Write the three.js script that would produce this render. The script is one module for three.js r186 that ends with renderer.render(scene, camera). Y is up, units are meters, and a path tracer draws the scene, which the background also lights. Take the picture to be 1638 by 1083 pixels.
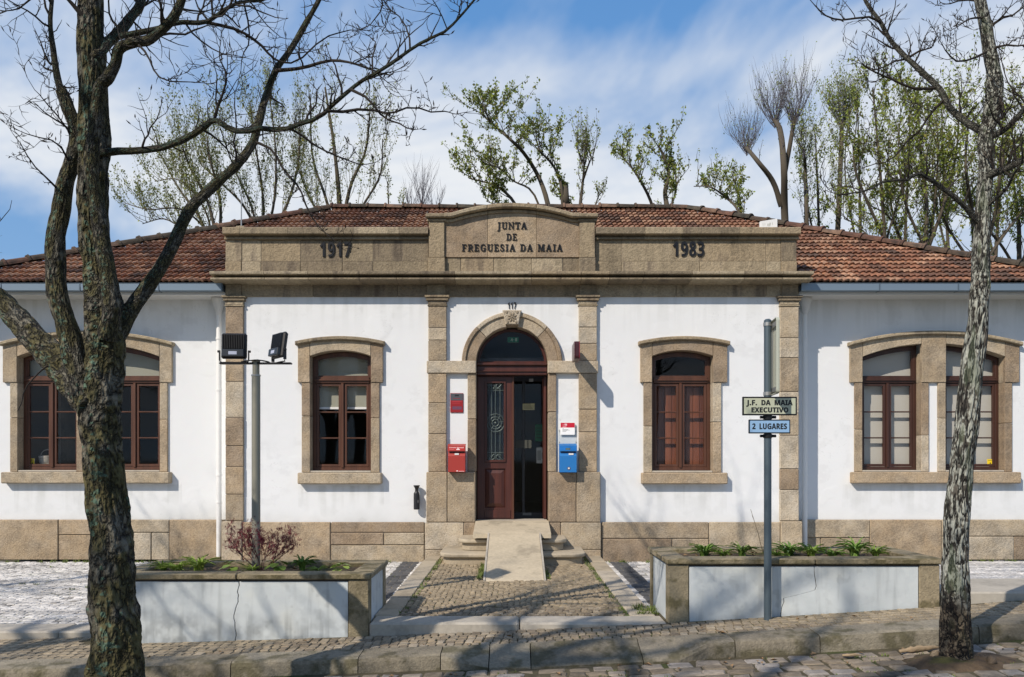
import * as THREE from 'three';
import { ImprovedNoise } from 'three/addons/math/ImprovedNoise.js';
import { mergeGeometries } from 'three/addons/utils/BufferGeometryUtils.js';
import { TextGeometry } from 'three/addons/geometries/TextGeometry.js';
import { FontLoader } from 'three/addons/loaders/FontLoader.js';

// ------------------------------------------------------------------ camera, sky, sun, exposure
const scene = new THREE.Scene();
const EYE = 1.6, CZ = 13, FPX = 1300, VX = 819, VY = 737;       // eye height, distance to the front wall, lens in pixels of the 1638-wide photograph
const camera = new THREE.PerspectiveCamera(2 * Math.atan(541.5 / FPX) * 180 / Math.PI, 1638 / 1083, 0.1, 900);
camera.position.set(0, EYE, CZ);
camera.lookAt(0, EYE, 0);
camera.setViewOffset(1638, 1083, 0, -(VY - 541.5), 1638, 1083);  // a shifted lens keeps the verticals upright
camera.updateProjectionMatrix();

const renderer = new THREE.WebGLRenderer({ antialias: true });
renderer.setSize(1024, 677);
renderer.toneMapping = THREE.LinearToneMapping;
renderer.toneMappingExposure = 0.89;
renderer.shadowMap.enabled = true;

const SUN = new THREE.Vector3(-0.9, 1.1, 1).normalize();
const sun = new THREE.DirectionalLight(0xfff3e4, 5.0);
sun.position.copy(SUN).multiplyScalar(40);
sun.castShadow = true; sun.shadow.mapSize.set(2048, 2048); sun.shadow.radius = 1;
Object.assign(sun.shadow.camera, { left: -22, right: 22, top: 22, bottom: -22, near: 1, far: 90 });
scene.add(sun); scene.add(sun.target);

// ------------------------------------------------------------------ seeded random numbers and noise
function rng(seed) { let a = seed >>> 0; return () => { a = (a + 0x6D2B79F5) | 0; let t = Math.imul(a ^ (a >>> 15), 1 | a); t = (t + Math.imul(t ^ (t >>> 7), 61 | t)) ^ t; return ((t ^ (t >>> 14)) >>> 0) / 4294967296; }; }
const PN = new ImprovedNoise();
const n3 = (x, y, z) => PN.noise(x, y, z);
const clamp = (x, a = 0, b = 1) => Math.min(b, Math.max(a, x));
const smooth = (a, b, x) => { const t = clamp((x - a) / (b - a)); return t * t * (3 - 2 * t); };
const lerp = (a, b, t) => a + (b - a) * t;
function hash2(x, y, s) { let h = Math.imul(x, 374761393) + Math.imul(y, 668265263) + Math.imul(s, 974634777); h = Math.imul(h ^ (h >>> 13), 1274126177); return ((h ^ (h >>> 16)) >>> 0) / 4294967296; }
function vnoise(u, v, px, py, s) {                                // tileable value noise: px by py cells over the unit square
  const x = u * px, y = v * py, i = Math.floor(x), j = Math.floor(y), fx = x - i, fy = y - j;
  const a = fx * fx * (3 - 2 * fx), b = fy * fy * (3 - 2 * fy), w = (k, n) => ((k % n) + n) % n;
  const i0 = w(i, px), i1 = w(i + 1, px), j0 = w(j, py), j1 = w(j + 1, py);
  return lerp(lerp(hash2(i0, j0, s), hash2(i1, j0, s), a), lerp(hash2(i0, j1, s), hash2(i1, j1, s), a), b);
}
function fbm(u, v, px, py, oct, s) { let t = 0, a = 0.5, n = 0; for (let o = 0; o < oct; o++) { t += a * vnoise(u, v, px << o, py << o, s + o * 17); n += a; a *= 0.55; } return t / n; }

// ------------------------------------------------------------------ the sky: blue with thin spring cloud
{
  const W = 2048, H = 1024, d = new Float32Array(W * H * 4);
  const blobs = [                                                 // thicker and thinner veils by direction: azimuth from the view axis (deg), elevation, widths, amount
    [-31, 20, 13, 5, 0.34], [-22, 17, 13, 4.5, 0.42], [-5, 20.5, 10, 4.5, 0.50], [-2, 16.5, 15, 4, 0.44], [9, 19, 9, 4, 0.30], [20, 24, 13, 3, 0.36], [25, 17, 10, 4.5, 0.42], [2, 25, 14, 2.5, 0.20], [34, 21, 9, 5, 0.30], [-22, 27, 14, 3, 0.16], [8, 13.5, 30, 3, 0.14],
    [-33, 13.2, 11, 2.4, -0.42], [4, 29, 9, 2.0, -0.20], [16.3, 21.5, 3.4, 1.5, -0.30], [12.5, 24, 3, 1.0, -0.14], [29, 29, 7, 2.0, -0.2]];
  for (let y = 0; y < H; y++) {
    const el = ((y + 0.5) / H - 0.5) * Math.PI, sy = Math.sin(el), cy = Math.cos(el);
    for (let x = 0; x < W; x++) {
      const az = ((x + 0.5) / W - 0.5) * 2 * Math.PI, dx = cy * Math.cos(az), dz = cy * Math.sin(az), o = (y * W + x) * 4;
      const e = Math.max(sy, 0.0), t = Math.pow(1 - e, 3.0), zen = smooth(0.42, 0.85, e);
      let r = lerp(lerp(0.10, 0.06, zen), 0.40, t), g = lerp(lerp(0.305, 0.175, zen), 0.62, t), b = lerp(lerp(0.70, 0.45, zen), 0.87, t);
      if (el > -0.02) {
        const k = 1 / (e + 0.16), px = dx * k, pz = dz * k, wx = 0.5 * n3(px * 0.9, pz * 0.9, 7.7), wz = 0.5 * n3(px * 0.9 + 9, pz * 0.9, 3.1);
        let f = 0, fine = 0, a = 0.5, q = 1.2;
        for (let n = 0; n < 7; n++) { const v = n3((px + wx) * q * 0.9 + 3.1 + n * 7, (pz + wz) * q * 1.5 - 0.9 * px * q, n * 3.7 + 0.4); f += a * v; if (n > 2) fine += a * v; a *= 0.64; q *= 2.1; }
        const A = Math.atan2(dx, -dz) * 180 / Math.PI, E = el * 180 / Math.PI;
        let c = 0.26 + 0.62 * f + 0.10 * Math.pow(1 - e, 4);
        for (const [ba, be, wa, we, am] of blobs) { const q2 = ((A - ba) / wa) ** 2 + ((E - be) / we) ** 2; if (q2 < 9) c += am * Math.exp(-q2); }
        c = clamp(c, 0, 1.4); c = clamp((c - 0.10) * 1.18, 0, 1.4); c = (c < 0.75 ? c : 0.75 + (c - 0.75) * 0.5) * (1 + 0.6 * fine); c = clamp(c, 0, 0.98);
        r = lerp(r, 0.94, c); g = lerp(g, 0.97, c); b = lerp(b, 1.01, c);
      } else { r = 0.20; g = 0.19; b = 0.17; }
      d[o] = r; d[o + 1] = g; d[o + 2] = b; d[o + 3] = 1;
    }
  }
  const sky = new THREE.DataTexture(d, W, H, THREE.RGBAFormat, THREE.FloatType);
  sky.mapping = THREE.EquirectangularReflectionMapping; sky.colorSpace = THREE.LinearSRGBColorSpace;
  sky.magFilter = sky.minFilter = THREE.LinearFilter; sky.needsUpdate = true;
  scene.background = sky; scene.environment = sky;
}

// ------------------------------------------------------------------ textures (colour, grain and wear only)
const enc = (c) => { c = clamp(c); return Math.round(255 * (c <= 0.0031308 ? 12.92 * c : 1.055 * Math.pow(c, 1 / 2.4) - 0.055)); };
function dataTex(w, h, fn, metres, srgb = true) {                 // fn(u, v) -> [r, g, b] linear; one tile covers metres
  const d = new Uint8Array(w * h * 4);
  for (let j = 0; j < h; j++) for (let i = 0; i < w; i++) {
    const c = fn((i + 0.5) / w, (j + 0.5) / h), o = (j * w + i) * 4;
    for (let k = 0; k < 3; k++) d[o + k] = srgb ? enc(c[k]) : Math.round(255 * clamp(c[k]));
    d[o + 3] = 255;
  }
  const t = new THREE.DataTexture(d, w, h, THREE.RGBAFormat);
  if (srgb) t.colorSpace = THREE.SRGBColorSpace;
  t.wrapS = t.wrapT = THREE.RepeatWrapping; t.magFilter = t.minFilter = THREE.LinearFilter;
  t.repeat.set(1 / metres[0], 1 / metres[1]); t.needsUpdate = true;
  return t;
}
const grey = (x) => [x, x, x];
const T = {};
T.granite = dataTex(512, 512, (u, v) => {
  const grain = fbm(u, v, 64, 64, 3, 3), spot = vnoise(u, v, 150, 150, 9), big = fbm(u, v, 5, 5, 4, 21), red = fbm(u, v, 7, 7, 3, 33);
  let k = 0.60 + 0.46 * grain + 0.62 * (big - 0.5); if (spot > 0.83) k *= 0.62; if (spot < 0.12) k *= 1.18;
  return [k * (1 + 0.10 * (red - 0.5)), k * 0.985, k * (0.96 - 0.16 * (red - 0.5))];
}, [1.1, 1.1]);
T.graniteBump = dataTex(512, 512, (u, v) => grey(0.55 * fbm(u, v, 30, 30, 4, 5) + 0.45 * vnoise(u, v, 110, 110, 8)), [1.1, 1.1], false);
T.weathered = dataTex(512, 512, (u, v) => {
  const grain = fbm(u, v, 120, 120, 3, 3), big = fbm(u, v, 4, 4, 5, 61), run = fbm(u, v, 26, 2, 4, 71), spot = vnoise(u, v, 260, 260, 9);
  let k = 0.52 + 0.50 * grain + 0.50 * (big - 0.5) + 0.5 * (run - 0.5); const dirt = smooth(0.52, 0.78, 0.5 * big + 0.5 * run); k *= 1 - 0.62 * dirt; if (spot > 0.86) k *= 0.7;
  return [k, k * (0.985 - 0.01 * dirt), k * (0.93 + 0.06 * dirt)];
}, [2.7, 2.7]);
T.weatheredBump = dataTex(512, 512, (u, v) => grey(0.6 * fbm(u, v, 70, 70, 4, 5) + 0.4 * vnoise(u, v, 200, 200, 8)), [2.7, 2.7], false);
T.plaster = dataTex(1024, 1024, (u, v) => {
  const a = fbm(u, v, 3, 3, 6, 11), run = fbm(u, v, 40, 3, 4, 12), pt = fbm(u, v, 9, 9, 4, 13), sp = vnoise(u, v, 90, 90, 14);
  let k = 0.965 + 0.09 * (a - 0.5) - 0.07 * smooth(0.60, 0.85, run) * smooth(0.45, 0.7, a); if (pt > 0.70) k -= 0.05 * smooth(0.70, 0.8, pt); if (sp > 0.985) k -= 0.10;
  return [k, k * 0.998, k * (0.995 - 0.03 * (a - 0.5))];
}, [5.3, 5.3]);
T.plasterBump = dataTex(1024, 1024, (u, v) => grey(0.6 * fbm(u, v, 6, 6, 4, 15) + 0.3 * fbm(u, v, 60, 60, 3, 16) + 0.25 * smooth(0.66, 0.72, fbm(u, v, 10, 10, 3, 17))), [5.3, 5.3], false);
T.wall = dataTex(2048, 512, (u, v) => {                           // the whole front, 18 m by 4.5 m: drips under the sills, scuffs, damp over the plinth
  const x = u < 0.5 ? u * 18 : u * 18 - 18, y = v * 4.5, n = fbm(u, v, 24, 6, 5, 11), f = fbm(u, v, 90, 24, 4, 12), run = fbm(u, v, 190, 4, 3, 13);
  let k = 0.97 + 0.07 * (n - 0.5) - 0.06 * smooth(0.56, 0.72, f) * smooth(0.42, 0.6, n), w = 0;
  for (const [a, b] of [[-8.3, -5.5], [-3.42, -2.05], [2.05, 3.44], [5.5, 8.4]]) if (x > a && x < b && y < 1.2) w = Math.max(w, smooth(0.35, 0.75, run) * smooth(0.55, 1.2, y) * 0.12 + 0.06 * smooth(0.4, 0.7, f));
  w = Math.max(w, 0.11 * smooth(1.05, 0.62, y) * smooth(0.38, 0.66, n) + 0.05 * smooth(0.85, 0.62, y));
  w += 0.09 * smooth(3.5, 4.3, y) * smooth(0.4, 0.7, run);
  const cr = Math.abs(fbm(u, v, 40, 10, 5, 19) - 0.5); if (cr < 0.0022 && n > 0.60) w += 0.12;
  if (vnoise(u, v, 380, 96, 31) > 0.992) w += 0.10;
  k -= w; return [k, k + 0.02 * w - 0.002, k - 0.06 * w - 0.004];
}, [18, 4.5]);
T.render = dataTex(512, 512, (u, v) => {                          // grey-blue paint of the planters, dirty towards patches
  const a = fbm(u, v, 3, 3, 5, 41), run = fbm(u, v, 30, 3, 4, 42), s = fbm(u, v, 22, 22, 3, 43);
  let k = 0.97 + 0.18 * (a - 0.5) - 0.16 * smooth(0.52, 0.8, run) - 0.14 * smooth(0.58, 0.74, s) * smooth(0.4, 0.6, a);
  const y = v > 0.7 ? v * 2.1 - 2.1 : v * 2.1; k -= 0.26 * smooth(0.26, 0.0, y) * smooth(0.3, 0.62, 0.6 * s + 0.4 * run); const w = smooth(0.5, 0.75, a);
  return [k * (0.96 + 0.04 * w), k, k * (1.02 - 0.08 * w)];
}, [2.1, 2.1]);
function barkMaps(seed, fine, paint) {
  const f = (u, v) => { const wu = u + 0.03 * (fbm(u, v, 4, 6, 3, seed + 4) - 0.5); const r = 1 - Math.abs(2 * fbm(wu, v, fine, 13, 4, seed) - 1); return 0.6 * (1 - Math.pow(r, 4)) + 0.25 * fbm(u, v, fine * 2, 12, 3, seed + 7) + 0.15 * fbm(u, v, 60, 50, 2, seed + 9); };
  return [dataTex(512, 1024, (u, v) => paint(u, v, f(u, v)), [1, 1]), dataTex(512, 1024, (u, v) => grey(f(u, v)), [1, 1], false)];
}
[T.barkDark, T.barkDarkBump] = barkMaps(101, 20, (u, v, h) => {
  const moss = smooth(0.48, 0.64, fbm(u, v, 6, 4, 5, 131)), li = smooth(0.585, 0.65, 0.6 * fbm(u, v, 5, 3, 3, 141) + 0.4 * fbm(u, v, 26, 36, 3, 143)), pale = smooth(0.50, 0.62, 0.5 * fbm(u, v, 5, 4, 4, 151) + 0.5 * fbm(u, v, 30, 40, 3, 153));
  let k = 0.010 + 0.15 * smooth(0.30, 0.85, h); let c = [k * 1.05, k * 0.93, k * 0.72];
  c = [lerp(c[0], 0.27 * h, pale * 0.8), lerp(c[1], 0.265 * h, pale * 0.8), lerp(c[2], 0.225 * h, pale * 0.8)];
  c = [lerp(c[0], 0.125 * h, moss * 0.75), lerp(c[1], 0.112 * h, moss * 0.75), lerp(c[2], 0.026 * h, moss * 0.75)];
  return [lerp(c[0], 0.12 * (0.3 + h), li * 0.8), lerp(c[1], 0.215 * (0.3 + h), li * 0.8), lerp(c[2], 0.165 * (0.3 + h), li * 0.8)];
});
[T.barkPale, T.barkPaleBump] = barkMaps(211, 24, (u, v, h) => {
  const pale = smooth(0.44, 0.54, 0.35 * fbm(u, v, 6, 5, 4, 231) + 0.65 * fbm(u, v, 26, 40, 4, 233)), moss = smooth(0.58, 0.7, fbm(u, v, 8, 6, 4, 241)), crack = smooth(0.3, 0.62, h);
  const k = 0.012 + 0.085 * crack; let c = [k, k * 0.9, k * 0.74];
  c = [lerp(c[0], 0.40, pale * crack), lerp(c[1], 0.41, pale * crack), lerp(c[2], 0.36, pale * crack)];
  return [lerp(c[0], 0.09, moss * 0.5), lerp(c[1], 0.12, moss * 0.5), lerp(c[2], 0.07, moss * 0.5)];
});
T.tile = dataTex(512, 512, (u, v) => {
  const a = fbm(u, v, 6, 6, 5, 81), m = fbm(u, v, 12, 12, 4, 82), sp = vnoise(u, v, 80, 80, 83), dk = smooth(0.54, 0.74, fbm(u, v, 9, 9, 4, 84));
  let k = 0.68 + 0.9 * (a - 0.5) + 0.35 * (sp - 0.5); let c = [k, k * (0.98 + 0.2 * (m - 0.5)), k * (0.96 + 0.3 * (m - 0.5))];
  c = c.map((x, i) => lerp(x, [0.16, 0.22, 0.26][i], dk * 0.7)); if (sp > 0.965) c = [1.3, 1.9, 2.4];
  return c;
}, [1.6, 1.6]);
T.wood = dataTex(256, 512, (u, v) => { const g = fbm(u, v, 34, 2, 4, 91), w = fbm(u, v, 4, 3, 3, 92); const k = 0.62 + 0.6 * (g - 0.5) + 0.4 * (w - 0.3); return [k, k * 0.97, k * 0.93]; }, [0.3, 1.3]);
T.cobble = dataTex(256, 256, (u, v) => { const g = fbm(u, v, 12, 12, 4, 95), b = fbm(u, v, 3, 3, 3, 96), s = vnoise(u, v, 70, 70, 97); let k = 0.68 + 0.5 * (g - 0.5) + 0.5 * (b - 0.5); if (s > 0.88) k *= 0.7; return [k, k * 0.98, k * 0.95]; }, [0.5, 0.5]);
T.cobbleBump = dataTex(256, 256, (u, v) => grey(fbm(u, v, 10, 10, 5, 98)), [0.5, 0.5], false);
T.dirt = dataTex(512, 512, (u, v) => { const a = fbm(u, v, 24, 24, 4, 111), m = smooth(0.5, 0.66, fbm(u, v, 5, 5, 5, 112)); const k = 0.55 + 0.7 * (a - 0.4); return [lerp(k, k * 0.62, m), lerp(k * 0.92, k * 0.80, m), lerp(k * 0.78, k * 0.30, m)]; }, [1.5, 1.5]);
T.concrete = dataTex(512, 512, (u, v) => { const a = fbm(u, v, 4, 4, 5, 121), f = fbm(u, v, 60, 60, 3, 122), s = smooth(0.56, 0.74, fbm(u, v, 8, 8, 4, 123)); const k = 0.86 + 0.34 * (a - 0.5) + 0.22 * (f - 0.5) - 0.16 * s; return [k, k * 0.99, k * 0.965]; }, [1.7, 1.7]);
T.kerb = dataTex(512, 512, (u, v) => { const a = fbm(u, v, 5, 5, 5, 161), f = fbm(u, v, 80, 80, 3, 162), s = smooth(0.45, 0.7, fbm(u, v, 9, 9, 5, 163)); const k = 0.75 + 0.45 * (a - 0.5) + 0.4 * (f - 0.5); return [lerp(k, k * 0.48, s), lerp(k * 0.99, k * 0.48, s), lerp(k * 0.93, k * 0.36, s)]; }, [1.3, 1.3]);

const rgb = (r, g, b) => new THREE.Color().setRGB(r, g, b);
function std(color, o = {}) {
  const m = new THREE.MeshStandardMaterial({ roughness: 0.85, metalness: 0, ...o });
  m.color.copy(Array.isArray(color) ? rgb(...color) : new THREE.Color(color));
  return m;
}
const tones = (list, o) => list.map((c) => std(c, o));
const M = {
  stone: tones([[0.475, 0.40, 0.295], [0.41, 0.335, 0.24], [0.535, 0.465, 0.36], [0.345, 0.268, 0.188], [0.45, 0.355, 0.245]], { map: T.granite, bumpMap: T.graniteBump, bumpScale: 0.010, roughness: 0.95 }),
  old: tones([[0.41, 0.34, 0.24], [0.335, 0.277, 0.195], [0.455, 0.385, 0.28], [0.275, 0.226, 0.162], [0.385, 0.31, 0.212]], { map: T.weathered, bumpMap: T.weatheredBump, bumpScale: 0.012, roughness: 0.97 }),
  mortar: std([0.20, 0.17, 0.135], { map: T.concrete }),
  darkJoint: std([0.10, 0.085, 0.07]),
  plaster: std([0.77, 0.79, 0.80], { map: T.wall, bumpMap: T.plasterBump, bumpScale: 0.006, roughness: 0.9 }),
  render: std([0.60, 0.62, 0.615], { map: T.render, bumpMap: T.plasterBump, bumpScale: 0.012, roughness: 0.9 }),
  crack: std([0.06, 0.055, 0.05]),
  frame: std([0.125, 0.052, 0.030], { map: T.wood, roughness: 0.42 }),
  frameDark: std([0.07, 0.028, 0.018], { map: T.wood, roughness: 0.45 }),
  door: std([0.10, 0.030, 0.021], { map: T.wood, roughness: 0.4 }),
  shutter: tones([[0.22, 0.068, 0.026], [0.17, 0.05, 0.02], [0.25, 0.082, 0.034]], { map: T.wood, roughness: 0.5 }),
  barkGrey: std([0.5, 0.48, 0.45], { map: T.barkPale, bumpMap: T.barkPaleBump, bumpScale: 0.035, roughness: 1 }),
  glass: new THREE.MeshPhysicalMaterial({ color: 0xffffff, transmission: 1, thickness: 0, roughness: 0.02, ior: 1.45, specularIntensity: 0.35 }),
  blind: std([0.44, 0.425, 0.375], { roughness: 0.95 }),
  blindGreen: std([0.31, 0.31, 0.25], { roughness: 0.95 }),
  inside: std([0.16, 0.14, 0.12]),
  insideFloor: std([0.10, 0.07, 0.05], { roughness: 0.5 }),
  white: std([0.78, 0.78, 0.76], { roughness: 0.5 }),
  soffit: std([0.72, 0.72, 0.70], { roughness: 0.9 }),
  zinc: std([0.20, 0.265, 0.33], { roughness: 0.45, metalness: 0.3 }),
  zincDark: std([0.10, 0.14, 0.18], { roughness: 0.5, metalness: 0.3 }),
  black: std([0.012, 0.012, 0.014], { roughness: 0.45 }),
  blackMetal: std([0.02, 0.02, 0.022], { roughness: 0.35, metalness: 0.5 }),
  poleGreen: std([0.29, 0.28, 0.225], { roughness: 0.5, metalness: 0.35 }),
  poleBlue: std([0.09, 0.125, 0.15], { roughness: 0.45, metalness: 0.4 }),
  steel: std([0.42, 0.42, 0.40], { roughness: 0.4, metalness: 0.8 }),
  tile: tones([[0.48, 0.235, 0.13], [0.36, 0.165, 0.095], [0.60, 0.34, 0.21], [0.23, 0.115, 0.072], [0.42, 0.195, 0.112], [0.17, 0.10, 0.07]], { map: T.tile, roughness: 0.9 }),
  ridge: tones([[0.16, 0.085, 0.058], [0.115, 0.08, 0.055], [0.22, 0.14, 0.095], [0.085, 0.07, 0.05]], { map: T.tile, roughness: 0.95 }),
  cobble: tones([[0.36, 0.30, 0.225], [0.29, 0.24, 0.175], [0.42, 0.365, 0.30], [0.24, 0.20, 0.15], [0.40, 0.37, 0.34]], { map: T.cobble, bumpMap: T.cobbleBump, bumpScale: 0.004, roughness: 0.9 }),
  sett: tones([[0.42, 0.35, 0.25], [0.35, 0.29, 0.20], [0.47, 0.405, 0.305], [0.30, 0.245, 0.175], [0.40, 0.325, 0.225]], { map: T.cobble, bumpMap: T.cobbleBump, bumpScale: 0.004, roughness: 0.9 }),
  cube: std([1.12, 1.12, 1.12], { map: T.cobble, bumpMap: T.cobbleBump, bumpScale: 0.003, roughness: 0.85 }),
  bed: std([0.12, 0.11, 0.07], { map: T.dirt, roughness: 1 }),
  bedPale: std([0.36, 0.33, 0.28], { map: T.dirt, roughness: 1 }),
  soil: std([0.135, 0.10, 0.068], { map: T.dirt, bumpMap: T.cobbleBump, bumpScale: 0.02, roughness: 1 }),
  slab: tones([[0.50, 0.435, 0.33], [0.45, 0.385, 0.285], [0.54, 0.475, 0.375]], { map: T.concrete, bumpMap: T.cobbleBump, bumpScale: 0.002, roughness: 0.9 }),
  paleSlab: tones([[0.53, 0.49, 0.42], [0.48, 0.445, 0.38]], { map: T.concrete, bumpMap: T.cobbleBump, bumpScale: 0.002, roughness: 0.9 }),
  kerb: tones([[0.29, 0.255, 0.20], [0.255, 0.225, 0.175], [0.32, 0.285, 0.225]], { map: T.kerb, bumpMap: T.graniteBump, bumpScale: 0.006, roughness: 0.95 }),
  mossy: tones([[0.34, 0.29, 0.20], [0.37, 0.31, 0.215], [0.32, 0.27, 0.18]], { map: T.kerb, bumpMap: T.graniteBump, bumpScale: 0.006, roughness: 0.95 }),
  barkDark: std([0.86, 0.84, 0.78], { map: T.barkDark, bumpMap: T.barkDarkBump, bumpScale: 0.05, roughness: 1 }),
  barkPale: std([0.95, 0.95, 0.93], { vertexColors: true, map: T.barkPale, bumpMap: T.barkPaleBump, bumpScale: 0.035, roughness: 1 }),
  twig: std([0.026, 0.02, 0.015], { roughness: 0.95 }),
  farBark: std([0.085, 0.07, 0.05], { roughness: 1 }),
  farTwig: std([0.075, 0.062, 0.045], { roughness: 1 }),
};

// ------------------------------------------------------------------ helpers: names, labels, geometry
const taken = new Map();
function numbered(n) { const k = taken.get(n) || 0; taken.set(n, k + 1); return k ? `${n}_${String(k).padStart(3, '0')}` : n; }
function shade(o) { o.traverse((c) => { if (c.isMesh) { c.castShadow = true; c.receiveShadow = true; } }); return o; }
function tag(o, label, category, group) { o.userData = { ...o.userData, label, category }; if (group) o.userData.group = group; return o; }
function thing(name, label, category, pos = [0, 0, 0], group) { const g = new THREE.Group(); g.name = numbered(name); g.position.set(...pos); scene.add(g); return tag(g, label, category, group); }
function mk(name, geo, mat, parent, pos) { const m = new THREE.Mesh(geo, mat); m.name = name; m.castShadow = m.receiveShadow = true; if (pos) m.position.set(...pos); parent.add(m); return m; }
function grp(name, parent, pos) { const g = new THREE.Group(); g.name = name; if (pos) g.position.set(...pos); parent.add(g); return g; }
function struct(name, geo, mat, label) { const m = mk(numbered(name), geo, mat, scene); m.userData.kind = 'structure'; if (label) m.userData.label = label; return m; }
function structGroup(name, label) { const g = new THREE.Group(); g.name = numbered(name); g.userData.kind = 'structure'; if (label) g.userData.label = label; scene.add(g); return g; }
const pick = (a, r) => a[Math.min(a.length - 1, Math.floor(r() * a.length))];
const X = (px, z = 0) => (px - VX) * (CZ - z) / FPX, Y = (py, z = 0) => EYE + (VY - py) * (CZ - z) / FPX;   // metres of a pixel on the plane at z
const V = (x, y, z) => new THREE.Vector3(x, y, z);

function uvm(g, ou = 0, ov = 0) {                                  // uv in metres by the face's main direction
  if (g.index) g = g.toNonIndexed();
  const p = g.attributes.position, uv = new Float32Array(p.count * 2), a = V(), b = V(), c = V();
  for (let i = 0; i < p.count; i += 3) {
    a.fromBufferAttribute(p, i); b.fromBufferAttribute(p, i + 1); c.fromBufferAttribute(p, i + 2);
    const n = b.clone().sub(a).cross(c.clone().sub(a)), ax = Math.abs(n.x), ay = Math.abs(n.y), az = Math.abs(n.z);
    [a, b, c].forEach((q, k) => { const [u, v] = ax > ay && ax > az ? [q.z, q.y] : ay > az ? [q.x, q.z] : [q.x, q.y]; uv[(i + k) * 2] = u + ou; uv[(i + k) * 2 + 1] = v + ov; });
  }
  g.setAttribute('uv', new THREE.BufferAttribute(uv, 2)); return g;
}
function tris(list, ou, ov) {                                      // flat-shaded triangles from corner triples
  const g = new THREE.BufferGeometry(); g.setAttribute('position', new THREE.BufferAttribute(new Float32Array(list.flat(2)), 3)); g.computeVertexNormals(); return uvm(g, ou, ov);
}
function cbox(x0, x1, y0, y1, z0, z1, c = 0.006, r) {              // a block with every edge chamfered
  c = Math.min(c, (x1 - x0) * 0.4, (y1 - y0) * 0.4, (z1 - z0) * 0.4);
  const X0 = [x0, x0 + c, x1 - c, x1], Y0 = [y0, y0 + c, y1 - c, y1], Z0 = [z0, z0 + c, z1 - c, z1], L = [];
  const q = (a, b, d, e) => { L.push([a, b, d], [a, d, e]); };
  const S = [[0, 1], [3, 2]];
  const pt = (s, ax) => { const k = s.map((v, i) => (i === ax ? S[v][0] : S[v][1])); return [X0[k[0]], Y0[k[1]], Z0[k[2]]]; };
  const quad = (a, b, d, e, out) => { const ab = V(...b).sub(V(...a)), ad = V(...e).sub(V(...a)); if (ab.cross(ad).dot(V(...out)) < 0) q(a, e, d, b); else q(a, b, d, e); };
  for (let ax = 0; ax < 3; ax++) {
    const [u, v] = [0, 1, 2].filter((k) => k !== ax);
    for (const s of [0, 1]) { const c4 = [[0, 0], [1, 0], [1, 1], [0, 1]].map(([p, t]) => { const k = [0, 0, 0]; k[ax] = s; k[u] = p; k[v] = t; return pt(k, ax); }); const o = [0, 0, 0]; o[ax] = s ? 1 : -1; quad(...c4, o); }
    for (const su of [0, 1]) for (const sv of [0, 1]) {            // the edge along ax
      const k0 = [0, 0, 0], k1 = [0, 0, 0]; k0[ax] = 0; k1[ax] = 1; k0[u] = k1[u] = su; k0[v] = k1[v] = sv;
      const o = [0, 0, 0]; o[u] = su ? 1 : -1; o[v] = sv ? 1 : -1; quad(pt(k0, u), pt(k1, u), pt(k1, v), pt(k0, v), o);
    }
  }
  for (const a of [0, 1]) for (const b of [0, 1]) for (const d of [0, 1]) {
    const k = [a, b, d], A = pt(k, 0), B = pt(k, 1), D = pt(k, 2), n = V(...B).sub(V(...A)).cross(V(...D).sub(V(...A)));
    if (n.dot(V(a ? 1 : -1, b ? 1 : -1, d ? 1 : -1)) < 0) L.push([A, D, B]); else L.push([A, B, D]);
  }
  return tris(L, r ? r() * 5 : 0, r ? r() * 5 : 0);
}
const box = (x0, x1, y0, y1, z0, z1) => uvm(new THREE.BoxGeometry(x1 - x0, y1 - y0, z1 - z0).translate((x0 + x1) / 2, (y0 + y1) / 2, (z0 + z1) / 2));
function plate(outline, z0, z1, holes = [], c = 0, r) {            // an outline in x, y given a thickness
  const s = new THREE.Shape(outline.map(([x, y]) => new THREE.Vector2(x, y)));
  for (const h of holes) s.holes.push(new THREE.Path(h.map(([x, y]) => new THREE.Vector2(x, y))));
  const g = new THREE.ExtrudeGeometry(s, { depth: z1 - z0 - 2 * c, bevelEnabled: c > 0, bevelSize: c, bevelOffset: -c, bevelThickness: c, bevelSegments: 1, curveSegments: 8 });
  return uvm(g.translate(0, 0, z0 + c), r ? r() * 5 : 0, r ? r() * 5 : 0);
}
function profileX(pts, x0, x1, r) {                                // a profile in (z, y) run along x
  const g = new THREE.ExtrudeGeometry(new THREE.Shape(pts.map(([z, y]) => new THREE.Vector2(-z, y))), { depth: x1 - x0, bevelEnabled: false });
  g.rotateY(Math.PI / 2); g.translate(x0, 0, 0);
  return uvm(g, r ? r() * 5 : 0, r ? r() * 5 : 0);
}
function cyl(r0, r1, y0, y1, x, z, seg = 20) { return new THREE.CylinderGeometry(r1, r0, y1 - y0, seg).translate(x, (y0 + y1) / 2, z); }
function bar(a, b, r, seg = 8, r2 = r) {                           // a round bar between two points
  const A = V(...a), B = V(...b), d = B.clone().sub(A), g = new THREE.CylinderGeometry(r2, r, d.length(), seg);
  g.applyQuaternion(new THREE.Quaternion().setFromUnitVectors(V(0, 1, 0), d.clone().normalize())); return g.translate(...A.add(B).multiplyScalar(0.5).toArray());
}
function join(list) { return mergeGeometries(list.map((g) => { const n = g.index ? g.toNonIndexed() : g.clone(); for (const k of Object.keys(n.attributes)) if (!['position', 'normal', 'uv'].includes(k)) n.deleteAttribute(k); return n; })); }
function tubePath(pts, r, seg = 6, n = 24) { return new THREE.TubeGeometry(new THREE.CatmullRomCurve3(pts.map((p) => V(...p))), n, r, seg, false); }

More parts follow.
